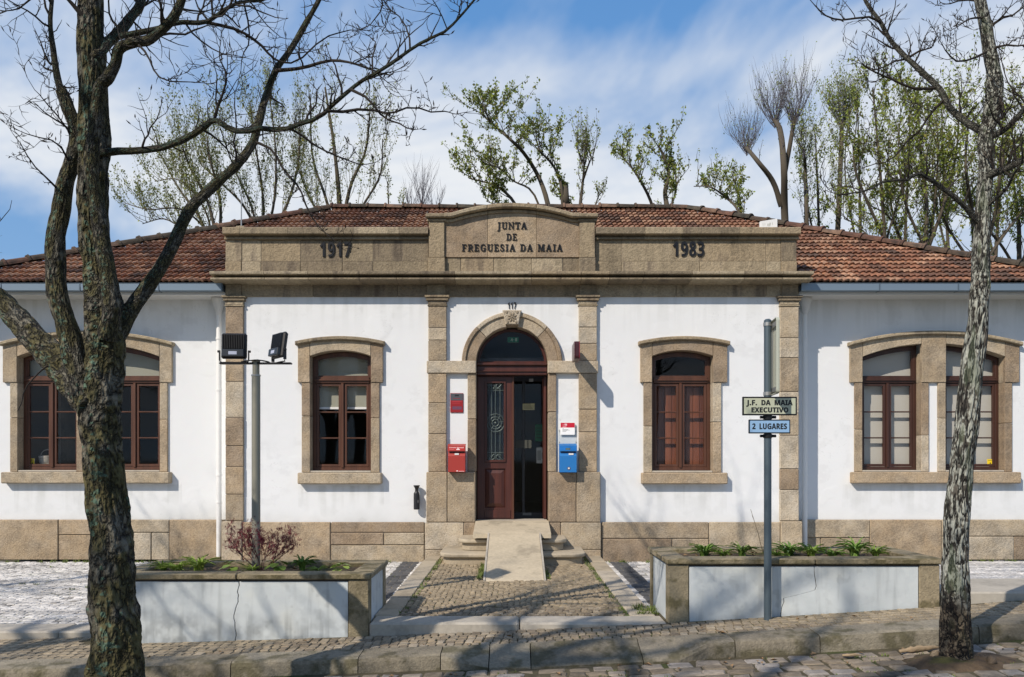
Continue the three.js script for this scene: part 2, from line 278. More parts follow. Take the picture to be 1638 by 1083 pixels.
// a limb: control points [x, y, z, radius] joined by a smooth curve, its skin roughened with noise; uv u goes round, v along (in metres / 1.1)
function limb(ctrl, { seg = 12, step = 0.08, rough = 0.0, freq = 6, seed = 0, cap = true, uRep = 1, fur = 0, furN = 16 } = {}) {
  const curve = new THREE.CatmullRomCurve3(ctrl.map((c) => V(c[0], c[1], c[2])), false, 'centripetal'), len = curve.getLength(), vK = clamp(0.8 / (6.28 * Math.max(0.02, ctrl[0][3])), 1, 3), n = Math.max(2, Math.ceil(len / step));
  const P = [], N = [], U = [], I = []; let normal = null, prev = null; const k = ctrl.length - 1;
  for (let i = 0; i <= n; i++) {
    const t = i / n, p = curve.getPoint(t), tan = curve.getTangent(t);
    const f = t * k, j = Math.min(k - 1, Math.floor(f)), r = lerp(ctrl[j][3], ctrl[j + 1][3], smooth(0, 1, f - j) * 0.5 + (f - j) * 0.5);
    if (!normal) { normal = Math.abs(tan.y) < 0.9 ? V(0, 1, 0) : V(1, 0, 0); normal.cross(tan).normalize(); } else { normal.sub(tan.clone().multiplyScalar(normal.dot(tan))).normalize(); }
    const bin = tan.clone().cross(normal); prev = p;
    for (let s = 0; s <= seg; s++) {
      const a = (s % seg) / seg * Math.PI * 2, d = normal.clone().multiplyScalar(Math.cos(a)).add(bin.clone().multiplyScalar(Math.sin(a)));
      let q = r; if (rough) { const x = p.x + d.x * r, y = p.y + d.y * r, z = p.z + d.z * r; q *= 1 + rough * (n3(x * freq + seed, y * freq * 0.45, z * freq) + 0.5 * n3(x * freq * 2.6, y * freq * 1.1 + seed, z * freq * 2.6) + 0.25 * n3(x * freq * 6, y * freq * 2.2 + seed, z * freq * 6)); }
      if (fur) { const x = p.x + d.x * r, z = p.z + d.z * r, ph = a * furN / 2 + 2.2 * n3(x * 5 + seed, p.y * 1.6, z * 5) + 1.1 * n3(x * 14, p.y * 5, z * 14 + seed); q += fur * (Math.pow(Math.abs(Math.sin(ph)), 0.7) - 0.65) * (0.5 + 0.9 * Math.abs(n3(x * 8, p.y * 7 + seed, z * 8)) + 0.3) * Math.min(1, r / 0.09); }
      P.push(p.x + d.x * q, p.y + d.y * q, p.z + d.z * q); N.push(d.x, d.y, d.z); U.push(s / seg * uRep, t * len / 1.1 * vK);
    }
  }
  for (let i = 0; i < n; i++) for (let s = 0; s < seg; s++) { const a = i * (seg + 1) + s, b = a + seg + 1; I.push(a, a + 1, b, b, a + 1, b + 1); }
  if (cap) { const c = P.length / 3, e = curve.getPoint(1), tn = curve.getTangent(1); P.push(e.x, e.y, e.z); N.push(tn.x, tn.y, tn.z); U.push(0, 0); const a = n * (seg + 1); for (let s = 0; s < seg; s++) I.push(a + s, a + s + 1, c); const c0 = P.length / 3, e0 = curve.getPoint(0), t0 = curve.getTangent(0); P.push(e0.x, e0.y, e0.z); N.push(-t0.x, -t0.y, -t0.z); U.push(0, 0); for (let s = 0; s < seg; s++) I.push(s + 1, s, c0); }
  const g = new THREE.BufferGeometry();
  g.setAttribute('position', new THREE.Float32BufferAttribute(P, 3)); g.setAttribute('normal', new THREE.Float32BufferAttribute(N, 3)); g.setAttribute('uv', new THREE.Float32BufferAttribute(U, 2)); g.setIndex(I);
  if (rough) { const n0 = g.attributes.normal.clone(); g.computeVertexNormals(); const nn = g.attributes.normal; for (let i = 0; i <= n; i++) { const a = i * (seg + 1), b = a + seg; const v = V().fromBufferAttribute(nn, a).add(V().fromBufferAttribute(nn, b)).normalize(); nn.setXYZ(a, v.x, v.y, v.z); nn.setXYZ(b, v.x, v.y, v.z); } if (V().fromBufferAttribute(nn, seg + 1).dot(V().fromBufferAttribute(n0, seg + 1)) < 0) for (let i = 0; i < nn.array.length; i++) nn.array[i] *= -1; }
  return g;
}
class Skin {                                                       // collects many thin tubes in one geometry
  constructor() { this.P = []; this.N = []; this.I = []; }
  tube(pts, sides = 4) {                                           // pts: [x, y, z, r]
    const n = pts.length; let nor = null;
    const base = this.P.length / 3;
    for (let i = 0; i < n; i++) {
      const a = pts[Math.max(0, i - 1)], b = pts[Math.min(n - 1, i + 1)], t = V(b[0] - a[0], b[1] - a[1], b[2] - a[2]).normalize();
      if (!nor) nor = Math.abs(t.y) < 0.9 ? V(0, 1, 0).cross(t).normalize() : V(1, 0, 0).cross(t).normalize(); else nor.sub(t.clone().multiplyScalar(nor.dot(t))).normalize();
      const bn = t.clone().cross(nor), p = pts[i];
      for (let s = 0; s < sides; s++) { const q = s / sides * Math.PI * 2, c = Math.cos(q), e = Math.sin(q), x = nor.x * c + bn.x * e, y = nor.y * c + bn.y * e, z = nor.z * c + bn.z * e; this.P.push(p[0] + x * p[3], p[1] + y * p[3], p[2] + z * p[3]); this.N.push(x, y, z); }
    }
    for (let i = 0; i < n - 1; i++) for (let s = 0; s < sides; s++) { const a = base + i * sides + s, b = base + i * sides + (s + 1) % sides; this.I.push(a, b, a + sides, b, b + sides, a + sides); }
  }
  get size() { return this.I.length; }
  geometry() { const g = new THREE.BufferGeometry(); g.setAttribute('position', new THREE.Float32BufferAttribute(this.P, 3)); g.setAttribute('normal', new THREE.Float32BufferAttribute(this.N, 3)); g.setIndex(this.I); return g; }
}
function canvasTex(w, h, draw) {
  const c = document.createElement('canvas'); c.width = w; c.height = h; const x = c.getContext('2d'); draw(x, w, h);
  const t = new THREE.CanvasTexture(c); t.colorSpace = THREE.SRGBColorSpace; t.anisotropy = 4; return t;
}
function printed(x0, x1, y0, y1, z0, z1, tex, side, parent, name, o = {}) {   // a thin plate whose front carries print
  const g = new THREE.BoxGeometry(x1 - x0, y1 - y0, z1 - z0).translate((x0 + x1) / 2, (y0 + y1) / 2, (z0 + z1) / 2);
  const f = std([1, 1, 1], { map: tex, roughness: 0.5, ...o });
  return mk(name, g, [side, side, side, side, f, side], parent);
}
const fonts = {}; { const L = new FontLoader(); for (const [k, f] of [['serif', 'droid_serif_bold'], ['sans', 'droid_sans_bold']]) fonts[k] = await L.loadAsync(`fonts/droid/${f}.typeface.json`); }
function lettering(text, font, x0, x1, y0, y1, z, depth, mat, parent, name, gap = 0.1) {   // raised letters fitted to a box, one mesh each
  const f = fonts[font], res = f.data.resolution; let x = 0; const L = [];
  for (const ch of text) {
    const gl = f.data.glyphs[ch] || f.data.glyphs['?'];
    if (ch !== ' ') L.push([ch, x]); x += gl.ha / res + gap * (ch === ' ' ? 2 : 1);
  }
  x -= gap;
  const ref = new TextGeometry('H', { font: f, size: 1, depth: 0.1, curveSegments: 2 }); ref.computeBoundingBox(); const capH = ref.boundingBox.max.y - ref.boundingBox.min.y;
  const sx = (x1 - x0) / x, sy = (y1 - y0) / capH;
  for (const [ch, at] of L) {
    const g = new TextGeometry(ch, { font: f, size: 1, depth: 1, curveSegments: 5, bevelEnabled: false });
    g.scale(sx, sy, depth); g.translate(x0 + at * sx, y0, z); mk(name, g, mat, parent);
  }
}

// ------------------------------------------------------------------ the ground: levels in metres above the foot of the front wall
const quadX = (x) => { const a = Math.min(Math.abs(x), 8); return a < 4.8 ? a * a : 9.6 * a - 23; };
const walkY = (x) => 0.0265 + 0.0446 * clamp(x, -14, 14) + 0.0028 * quadX(x);          // the pavement climbs to the right
const streetY = (x, z = 6.3) => walkY(x) - 0.105 - 0.022 * (x > 0 ? 1 : 0.4) - 0.012 * Math.max(0, Math.min(z - 6.3, 4));
const PATH_Y = 0.09;
const courtY = (x, z) => (x < 0 ? -0.06 * clamp(z / 4.9) : 0.36 * clamp(z / 4.6) * smooth(1.9, 4.4, x));
const Z_CURB = 5.46, Z_KERB0 = 6.0, Z_KERB1 = 6.3;
function sheet(x0, x1, z0, z1, nx, nz, h) {
  const P = [], U = [], I = [];
  for (let j = 0; j <= nz; j++) for (let i = 0; i <= nx; i++) { const x = lerp(x0, x1, i / nx), z = lerp(z0, z1, j / nz); P.push(x, h(x, z), z); U.push(x, z); }
  for (let j = 0; j < nz; j++) for (let i = 0; i < nx; i++) { const a = j * (nx + 1) + i, b = a + nx + 1; I.push(a, b, a + 1, a + 1, b, b + 1); }
  const g = new THREE.BufferGeometry(); g.setAttribute('position', new THREE.Float32BufferAttribute(P, 3)); g.setAttribute('uv', new THREE.Float32BufferAttribute(U, 2)); g.setIndex(I); g.computeVertexNormals(); return g;
}
{ // the sheet under everything, out to the horizon
  const xs = [-400, -120, -40, -20, -14, -10, -8, -6, -4, -2, -1, 0, 1, 2, 3, 4, 5, 6, 8, 10, 14, 20, 40, 120, 400], zs = [-400, -120, -40, -15, -9, -5, 0, 2, 4, 5, 6, 7, 8, 10, 14, 22, 40, 120, 400];
  const P = [], U = [], I = [], n = xs.length;
  for (const z of zs) for (const x of xs) { const k = smooth(1, 5.5, z), far = smooth(14, 60, Math.abs(x)); P.push(x, lerp(Math.min(-0.06, lerp(-0.05, streetY(x, z) - 0.06, k)) - 0.12, -0.6, 0), z); if (x > 0 && z >= 5) P[P.length - 2] = streetY(x, z) - 0.14; U.push(x, z); }
  for (let j = 0; j < zs.length - 1; j++) for (let i = 0; i < n - 1; i++) { const a = j * n + i, b = a + n; I.push(a, b, a + 1, a + 1, b, b + 1); }
  const g = new THREE.BufferGeometry(); g.setAttribute('position', new THREE.Float32BufferAttribute(P, 3)); g.setAttribute('uv', new THREE.Float32BufferAttribute(U, 2)); g.setIndex(I); g.computeVertexNormals();
  struct('ground', g, M.bed);
}
// cut stones: a block with an uneven, bevelled top; four corners jittered. Unit size, top at y = 0, 1 deep
function sett(r, jit, bev) {
  const c = [[-0.5, -0.5], [0.5, -0.5], [0.5, 0.5], [-0.5, 0.5]].map(([x, z]) => [x + (r() - 0.5) * jit, z + (r() - 0.5) * jit]), L = [];
  const t = c.map(([x, z]) => [x * (1 - bev), (r() - 0.5) * 0.10, z * (1 - bev)]), m = c.map(([x, z]) => [x, -0.16, z]), b = c.map(([x, z]) => [x, -1, z]);
  const ce = [t.reduce((a, p) => a + p[0], 0) / 4 + (r() - 0.5) * 0.2, 0.05 + r() * 0.06, t.reduce((a, p) => a + p[2], 0) / 4 + (r() - 0.5) * 0.2];
  for (let i = 0; i < 4; i++) { const j = (i + 1) % 4; L.push([t[j], t[i], ce], [m[i], t[i], t[j]], [m[i], t[j], m[j]], [b[i], m[i], m[j]], [b[i], m[j], b[j]]); }
  const g = tris(L, r() * 3, r() * 3); const uv = g.attributes.uv; for (let i = 0; i < uv.count; i++) uv.setXY(i, uv.getX(i) * 0.14 + r() * 0, uv.getY(i) * 0.14);
  // soften the shading over the top so that the bevel reads as worn
  return g;
}
const tint = (c, k) => c.map((x) => x * k);
function stuffSetts(name, geo, mat, list, parent, label) {          // the many small ones: one instanced object
  const im = new THREE.InstancedMesh(geo, mat, list.length), m = new THREE.Matrix4(), q = new THREE.Quaternion(), e = new THREE.Euler();
  list.forEach((s, i) => { e.set(s.tx || 0, s.ry || 0, s.tz || 0, 'YXZ'); q.setFromEuler(e); m.compose(V(s.x, s.y, s.z), q, V(s.w, s.h || 0.05, s.d)); im.setMatrixAt(i, m); im.setColorAt(i, rgb(...s.c)); });
  im.name = name; im.userData.kind = 'stuff'; im.castShadow = im.receiveShadow = true; if (label) im.userData.label = label; parent.add(im); return im;
}
function partSetts(name, geos, mats, list, parent) { for (const s of list) { const m = mk(name, geos[s.g % geos.length], mats[s.m % mats.length], parent); m.position.set(s.x, s.y, s.z); m.scale.set(s.w, s.h || 0.06, s.d); m.rotation.set(s.tx || 0, s.ry || 0, s.tz || 0, 'YXZ'); } }
const PX = (x, y, z) => [VX + x * FPX / (CZ - z), VY - (y - EYE) * FPX / (CZ - z)];
const seen = (x, y, z, m = 0) => { if (CZ - z < 0.5) return false; const [a, b] = PX(x, y, z); return a > -m && a < 1638 + m && b < 1083 + m; };

{ // the street of granite setts
  const r = rng(5), root = structGroup('street', 'cobbled street of worn granite setts with moss in the joints');
  mk('street_bed', sheet(-30, 30, Z_KERB1 - 0.05, 40, 60, 30, (x, z) => streetY(x, z) - 0.012), M.bed, root);
  const geos = Array.from({ length: 8 }, () => sett(r, 0.22, 0.16)), near = [], far = [];
  let row = 0;
  for (let z = Z_KERB1 + 0.10; z < 9.4; row++) {
    const d = 0.125 + r() * 0.03; let x = -9 - r() * 0.2;
    while (x < 9) {
      const w = 0.14 + r() * 0.10, cx = x + w / 2, cz = z + d / 2 + (r() - 0.5) * 0.02;
      const hole = (cx - 3.40) ** 2 / 0.14 + (cz - 6.80) ** 2 / 0.06 < 1 || (cx + 2.69) ** 2 + (cz - 7.5) ** 2 < 0.16;
      if (!hole) {
        const s = { x: cx, z: cz, w: w * 0.93, d: d * 0.90, y: streetY(cx, cz) + (r() - 0.5) * 0.012, h: 0.07, ry: (r() - 0.5) * 0.12, tx: (r() - 0.5) * 0.05, tz: (r() - 0.5) * 0.05 + 0.045, g: Math.floor(r() * 8), m: Math.floor(r() * 5) };
        (seen(cx, s.y, cz, 10) && near.length < 300 ? near : far).push(s);
      }
      x += w;
    }
    z += d;
  }
  partSetts('cobblestone', geos, M.cobble, near, root);
  stuffSetts('cobblestones', geos[0], M.cube, far.map((s) => ({ ...s, c: tint([0.35, 0.30, 0.23], 0.75 + r() * 0.5) })), root);
}
{ // the narrow pavement of small setts
  const r = rng(6), root = structGroup('pavement', 'narrow pavement of small square granite setts climbing to the right');
  mk('pavement_bed', sheet(-14, 14, 4.9, Z_KERB0 + 0.02, 60, 6, (x) => walkY(x) - 0.010), M.bed, root);
  const geos = Array.from({ length: 6 }, () => sett(r, 0.14, 0.12)), all = [];
  const rows = 6, d = (Z_KERB0 - 5.46) / 5;
  for (let k = 0; k < 9; k++) {
    const z = Z_KERB0 - d * (k + 0.5); let x = -9.5 + r() * 0.1;
    while (x < 9) {
      const w = 0.068 + r() * 0.026, cx = x + w / 2; x += w;
      if (z < 5.47 && cx > -3.95 && cx < 4.05) continue;
      if (z < 5.16) continue; if (z < 5.5 && cx > 3.9) continue;
      const sh = 0.25 * (z - 5.7);                                  // the rows run slightly askew
      all.push({ x: cx + sh, z: z + (r() - 0.5) * 0.012, w: w * 0.90, d: d * 0.88, y: walkY(cx + sh) + (r() - 0.5) * 0.008, h: 0.05, ry: (r() - 0.5) * 0.10 - 0.08, tz: 0.045 + (r() - 0.5) * 0.03, tx: (r() - 0.5) * 0.03, g: Math.floor(r() * 6), m: Math.floor(r() * 5) });
    }
  }
  const key = (s) => (seen(s.x, s.y, s.z) ? 0 : 100) + Math.abs(s.x) - s.z * 2 ; all.sort((a, b) => key(a) - key(b));
  partSetts('sett', geos, M.sett, all.slice(0, 300), root);
  stuffSetts('setts', geos[0], M.cube, all.slice(300).map((s) => ({ ...s, c: tint([0.40, 0.335, 0.235], 0.75 + r() * 0.5) })), root);
}
{ // the kerb: long granite stones, lowered in front of the entrance
  const r = rng(7), root = structGroup('kerb', 'worn granite kerb lowered in front of the entrance');
  const full = (x) => { const t = walkY(x), b = streetY(x) - 0.15; return [[Z_KERB0, b], [Z_KERB0, t + 0.002], [Z_KERB0 + 0.02, t + 0.008], [Z_KERB1 - 0.035, t], [Z_KERB1 - 0.008, t - 0.012], [Z_KERB1, t - 0.04], [Z_KERB1 + 0.012, b]]; };
  const low = (x) => { const t = walkY(x), b = streetY(x) - 0.15, s = streetY(x) + 0.02; return [[Z_KERB0, b], [Z_KERB0, t + 0.002], [Z_KERB0 + 0.03, t + 0.004], [Z_KERB0 + 0.07, t - 0.012], [Z_KERB1 + 0.05, s + 0.012], [Z_KERB1 + 0.085, s - 0.01], [Z_KERB1 + 0.09, b]]; };
  const at = [[-13, 0], [-11.6, 0], [-10.2, 0], [-8.8, 0], [-7.4, 0], [-6.0, 0], [-4.65, 0], [-3.30, 0], [-2.32, 0], [-1.27, 0], [-0.59, 0], [-0.19, 1], [0.155, 1], [1.07, 1], [1.36, 1], [1.62, 0], [1.84, 0], [2.54, 0], [3.85, 0], [5.1, 0], [6.4, 0], [7.7, 0], [9, 0], [10.4, 0], [12, 0]];
  for (let i = 0; i < at.length - 1; i++) {
    const [a, ka] = at[i], [b, kb] = at[i + 1], gap = 0.004; if (i === 13 || i === 15) continue;
    let spans = [[a + gap, ka], [b - gap, kb]]; if (i === 12) spans = [[a + gap, 1], [1.07 - gap, 1]]; if (i === 14) spans = [[1.07 + gap, 1], [1.36, 1], [1.62, 0], [1.84 - gap, 0]];
    const N = []; for (let q = 0; q < spans.length - 1; q++) { const [s0, k0] = spans[q], [s1, k1] = spans[q + 1], n = Math.max(2, Math.ceil((s1 - s0) / 0.12)); for (let j = q ? 1 : 0; j <= n; j++) N.push([lerp(s0, s1, j / n), lerp(k0, k1, j / n)]); }
    const lift = (r() - 0.5) * 0.012, L = [];
    const sec = N.map(([x, k]) => { const A = full(x), B = low(x); return A.map((p, q) => [x, lerp(p[1], B[q][1], k) + (q > 0 && q < 6 ? lift * 0.5 + 0.003 * n3(x * 7, q * 2.2, 3) : 0), lerp(p[0], B[q][0], k) + (q > 3 ? 0.004 * n3(x * 6, q, 9) : 0)]); });
    for (let j = 0; j < sec.length - 1; j++) for (let q = 0; q < 6; q++) L.push([sec[j][q], sec[j][q + 1], sec[j + 1][q + 1]], [sec[j][q], sec[j + 1][q + 1], sec[j + 1][q]]);
    for (let q = 1; q < 6; q++) { L.push([sec[0][0], sec[0][q + 1], sec[0][q]]); const e = sec[sec.length - 1]; L.push([e[0], e[q], e[q + 1]]); }
    mk('kerb_stone', tris(L, r() * 4, r() * 4), pick(M.kerb, r), root);
  }
}
{ // the path to the door: small cobbles between slabs, a step down to the pavement
  const r = rng(8), root = structGroup('path', 'entrance path of small cobbles between pale slab borders');
  mk('path_bed', box(-1.34, 1.39, -0.1, PATH_Y - 0.012, 0.10, 5.2), M.bedPale, root);
  const L0 = -1.345, L1 = -1.115, R0 = 1.145, R1 = 1.395;
  for (const [a, b] of [[L0, L1], [R0, R1]]) { let z = 0.11; while (z < 4.98) { let l = 0.62 + r() * 0.5; if (5.1 - (z + l) < 0.35) l = 5.1 - z; mk('border_slab', cbox(a + r() * 0.012, b, -0.08, PATH_Y + 0.004 + r() * 0.008, z + 0.006, z + l - 0.006, 0.008, r), pick(M.slab, r), root); z += l; } }
  for (const [a, b] of [[-1.325, 0.065], [0.075, 1.445]]) mk('step_slab', cbox(a, b, -0.2, PATH_Y + 0.006, 5.115, 5.46, 0.018, r), pick(M.paleSlab, r), root);
  const geos = Array.from({ length: 6 }, () => sett(r, 0.30, 0.15)), all = [];
  for (let z = 0.16; z < 5.09; z += 0.060) for (let x = L1 + 0.04; x < R0 - 0.03; x += 0.058 + r() * 0.010) {
    const zz = z + 0.045 * Math.sin(x * 5.2 + 0.4) + (r() - 0.5) * 0.014;
    if (zz < 0.16 || zz > 5.07 || (x > -0.40 && x < 0.44 && zz < 2.75)) continue;
    all.push({ x: x + (r() - 0.5) * 0.012, z: zz, w: 0.057, d: 0.056, y: PATH_Y + (r() - 0.5) * 0.012, h: 0.05, ry: (r() - 0.5) * 0.5, tx: (r() - 0.5) * 0.09, tz: (r() - 0.5) * 0.09, g: Math.floor(r() * 6), m: Math.floor(r() * 5) });
  }
  all.sort((a, b) => b.z - a.z);
  partSetts('small_cobble', geos, M.sett, all.slice(0, 300), root);
  stuffSetts('small_cobbles', geos[0], M.cube, all.slice(300).map((s) => ({ ...s, c: tint([0.42, 0.345, 0.235], 0.72 + r() * 0.5) })), root);
}
{ // the forecourts of white limestone cubes with dark bands
  const r = rng(9), geo = sett(r, 0.26, 0.10);
  for (const [x0, x1, side] of [[-8.9, -1.36, 'left'], [1.41, 8.9, 'right']]) {
    const left = side === 'left', root = structGroup(`forecourt_${side}`, `${side} forecourt of white and grey limestone cubes`), list = [], z1 = left ? 4.72 : 4.5;
    mk('forecourt_bed', sheet(x0, x1, 0.08, z1 + 0.1, 30, 20, (x, z) => courtY(x, z) - 0.006), M.bedPale, root);
    for (let z = 0.14; z < z1; z += 0.088) for (let x = x0; x < x1 - 0.04; x += 0.088) {
      const off = left ? -1.36 - x : x - 1.41;
      if (z > 4.38 && ((x > -3.76 && x < -1.3) || (x > 1.4 && x < 4.05))) continue;
      if (off > 5.6 || (!left && off > 2.4 && z < 0.0)) { if (r() < 0.0) continue; }
      const dark = (off > 0.12 && off < 0.36) || (off > 1.0 && off < 1.26), k = (0.72 + r() * 0.36) * (0.80 + 0.32 * smooth(-0.25, 0.25, n3(x * 0.5, 3, z * 2.6)) ) * (0.86 + 0.14 * hash2(0, Math.round(z / 0.088), 5));  // row tone varies; soft streaks along x are shade put into the colour
      const c = dark ? [0.16 * k, 0.165 * k, 0.175 * k] : r() < 0.05 ? [0.45 * k, 0.44 * k, 0.43 * k] : [0.98 * k, 0.97 * k, 0.95 * k];
      list.push({ x: x + (r() - 0.5) * 0.016, z: z + (r() - 0.5) * 0.016, y: courtY(x, z) + (r() - 0.5) * 0.008, w: 0.080, d: 0.080, h: 0.04, ry: (r() - 0.5) * 0.35, tx: (r() - 0.5) * 0.08, tz: (r() - 0.5) * 0.08, c });
    }
    stuffSetts('limestone_cubes', geo, M.cube, list, root);
    if (left) { let x = -8.9; while (x < -3.8) { const l = Math.min(0.9 + r() * 0.5, -3.76 - x); mk('step_slab', cbox(x + 0.004, x + l - 0.004, -0.3, courtY(x, 4.9) + 0.006, 4.74, 5.13, 0.015, r), pick(M.paleSlab, r), root); x += l; } }
    else { let x = 4.02; while (x < 8.9) { const l = 1.1 + r() * 0.5; mk('step_slab', cbox(x + 0.004, x + l - 0.004, -0.2, 0.372, 4.52, 5.40, 0.015, r), pick(M.paleSlab, r), root); x += l; } }
  }
}

// ------------------------------------------------------------------ the building
const hall = thing('town_hall_building', 'white single-storey parish hall with granite trim and red tiled roof', 'building');
const WZ = -0.545, DY = 0.62;                                          // the wings stand 0.55 m behind the middle block; the ground floor level
const rb = rng(21);
function segArc(x0, x1, yEnd, yMid, n = 14, a = x0, b = x1) {        // points from a to b on the segmental arch through (x0,yEnd), the middle and (x1,yEnd)
  const w = (x1 - x0) / 2, h = yMid - yEnd, R = (w * w + h * h) / (2 * h), cx = (x0 + x1) / 2, cy = yMid - R;
  return Array.from({ length: n + 1 }, (_, i) => { const x = lerp(a, b, i / n); return [x, cy + Math.sqrt(Math.max(0, R * R - (x - cx) ** 2))]; });
}
const rect = (x0, x1, y0, y1) => [[x0, y0], [x1, y0], [x1, y1], [x0, y1]];

// windows: openings in metres. [x0, x1] pairs; outer edges; heights
function windowSet(z, ops, outer, hood, inner, earY, sillY, sillBot, opts) {
  const w = grp('window', hall), S = (n, g, m = pick(M.stone, rb)) => mk(n, g, m, w);
  const [ox0, ox1] = outer, front = z + 0.055, back = z - 0.2, jamb = opts.jamb, n = ops.length;
  const inArc = (a, b, k = 12) => segArc(ops[0][0], ops[n - 1][1], inner[0], inner[1], k, a, b);
  const outArc = (a, b, k = 12) => segArc(ox0, ox1, hood[0], hood[1], k, a, b);
  const g = 0.003;
  // ears and head stones
  const cuts = [ox0, ops[0][0], ...(n === 2 ? [ops[0][1], ops[1][0]] : []), ops[n - 1][1], ox1];
  for (let i = 0; i < cuts.length - 1; i++) {
    const a = cuts[i] + g, b = cuts[i + 1] - g, solid = i % 2 === 0, top = outArc(a, b).reverse();
    S('stone', plate(solid ? [[a, earY], [b, earY], ...top] : [...inArc(a, b), ...top], solid ? z - 0.02 : back, front, [], 0.005, rb));
  }
  // hood moulding over the head
  const hm = outArc(ox0 - 0.03, ox1 + 0.03, 20), hs = 0.055;
  S('hood_moulding', plate([...hm.map(([x, y]) => [x, y - 0.004]), ...hm.map(([x, y]) => [x, y + hs]).reverse()], z - 0.02, z + 0.115, [], 0.012, rb), pick(M.old, rb));
  // jambs in two stones each
  for (let i = 0; i < n; i++) for (const [a, b] of [[ops[i][0] - jamb, ops[i][0]], [ops[i][1], ops[i][1] + jamb]]) {
    const mid = lerp(sillY, earY, 0.40 + 0.25 * rb());
    for (const [p, q] of [[sillY, mid], [mid, earY]]) S('stone', cbox(a, b, p + g, q - g, back, z + 0.04, 0.006, rb));
  }
  // sides of the opening above the ears' foot (the reveal)
  for (let i = 0; i < n; i++) for (const [a, b] of [[ops[i][0] - jamb * 0.8, ops[i][0] - 0.001], [ops[i][1] + 0.001, ops[i][1] + jamb * 0.8]]) S('reveal', box(a, b, earY, inner[0] + 0.06, back, z - 0.022), M.stone[1]);
  const sx0 = ox0 + 0.015, sx1 = ox1 - 0.015;
  S('sill', cbox(sx0, sx1, sillBot, sillY, z - 0.05, z + 0.13, 0.014, rb));
  for (let i = 0; i < n; i++) S('inner_sill', cbox(ops[i][0] + 0.004, ops[i][1] - 0.004, sillY + 0.002, sillY + 0.03, z - 0.2, z + 0.035, 0.006, rb), M.paleSlab[0]);
  // joinery
  const fz0 = z - 0.185, fz1 = z - 0.125, base = sillY + 0.032;
  for (let i = 0; i < n; i++) {
    const [a0, b0] = ops[i], a = a0 + 0.003, b = b0 - 0.003, top = inArc(a, b), fw = 0.055, ty = opts.transomY, cx = (a + b) / 2, Mf = opts.dark ? M.frameDark : M.frame;
    const inner2 = inArc(a + fw, b - fw).map(([x, y]) => [x, y - fw]);
    mk('frame', plate([[a, base], [b, base], ...top.slice().reverse().map(([x, y]) => [x, y - 0.004])], fz0, fz1, [[[a + fw, base + fw], [b - fw, base + fw], ...inner2.slice().reverse()]], 0.005), Mf, w);
    mk('transom', cbox(a + fw - 0.01, b - fw + 0.01, ty - 0.05, ty + 0.05, fz0 + 0.004, fz1 + 0.02, 0.008), Mf, w);
    mk('transom_ledge', cbox(a + fw - 0.02, b - fw + 0.02, ty - 0.014, ty + 0.014, fz1, fz1 + 0.045, 0.006), Mf, w);
    mk('mullion', cbox(cx - 0.022, cx + 0.022, base + fw - 0.01, ty - 0.049, fz0 - 0.004, fz1 + 0.022, 0.006), Mf, w);
    const lo = base + fw, hi = ty - 0.05, hs2 = (hi - lo);
    for (const [p, q] of [[a + fw, cx - 0.022], [cx + 0.022, b - fw]]) {
      const sf = 0.042, y0 = lo + 0.004, y1 = hi - 0.004, P = p + 0.003, Q = q - 0.003;
      const r1 = y0 + sf + (y1 - y0 - 2 * sf) * 0.335, r2 = y0 + sf + (y1 - y0 - 2 * sf) * 0.668, H = [];
      for (const [u, v] of [[y0 + sf, r1 - 0.011], [r1 + 0.011, r2 - 0.011], [r2 + 0.011, y1 - sf]]) H.push(rect(P + sf, Q - sf, u, v));
      mk('casement', plate(rect(P, Q, y0, y1), fz0 + 0.012, fz1 - 0.004, H, 0.004), Mf, w);
      for (const hrec of H) mk('pane', box(hrec[0][0] - 0.006, hrec[1][0] + 0.006, hrec[0][1] - 0.006, hrec[2][1] + 0.006, fz0 + 0.03, fz0 + 0.034), M.glass, w);
    }
    mk('pane', plate([[a + fw - 0.006, ty + 0.045], [b - fw + 0.006, ty + 0.045], ...inner2.slice().reverse().map(([x, y]) => [x, y + 0.006])], fz0 + 0.03, fz0 + 0.034), M.glass, w);
    mk('beading', plate([[a + fw, ty + 0.05], [b - fw, ty + 0.05], ...inner2.slice().reverse()], fz0 + 0.014, fz1 - 0.012, [[[a + fw + 0.025, ty + 0.075], [b - fw - 0.025, ty + 0.075], ...inArc(a + fw + 0.025, b - fw - 0.025).map(([x, y]) => [x, y - fw - 0.025]).reverse()]], 0), Mf, w);
    const bz = z - 0.26;
    if (opts.board) mk('window_board', cbox(a + 0.01, b - 0.01, base, base + 0.085, z - 0.55, fz0 - 0.01, 0.006), M.white, w);
    if (opts.blind) { const [bot, mat] = opts.blind(i); mk('blind', box(a + 0.01, b - 0.01, bot, inner[1] + 0.03, bz - 0.006, bz), mat, w); if (bot > base + 0.2) mk('blind_bar', box(a + 0.012, b - 0.012, bot - 0.03, bot + 0.004, bz - 0.012, bz + 0.01), M.white, w); }
    if (opts.shutters) for (let k = 0; k < 8; k++) { const p = lerp(a + 0.02, b - 0.02, k / 8), q = lerp(a + 0.02, b - 0.02, (k + 1) / 8); mk('shutter_board', cbox(p + 0.002, q - 0.002, base, ty - 0.02, bz - 0.02 - 0.008 * (k % 2), bz + 0.0, 0.006, rb), M.shutter[k % 3], w); }
  }
  return w;
}
const holes = { mid: [], left: [], right: [] };
function hole(side, ops, inner, sillY) { for (const [a, b] of ops) holes[side].push(rect(a - 0.07, b + 0.07, sillY - 0.02, inner[1] + 0.06)); }
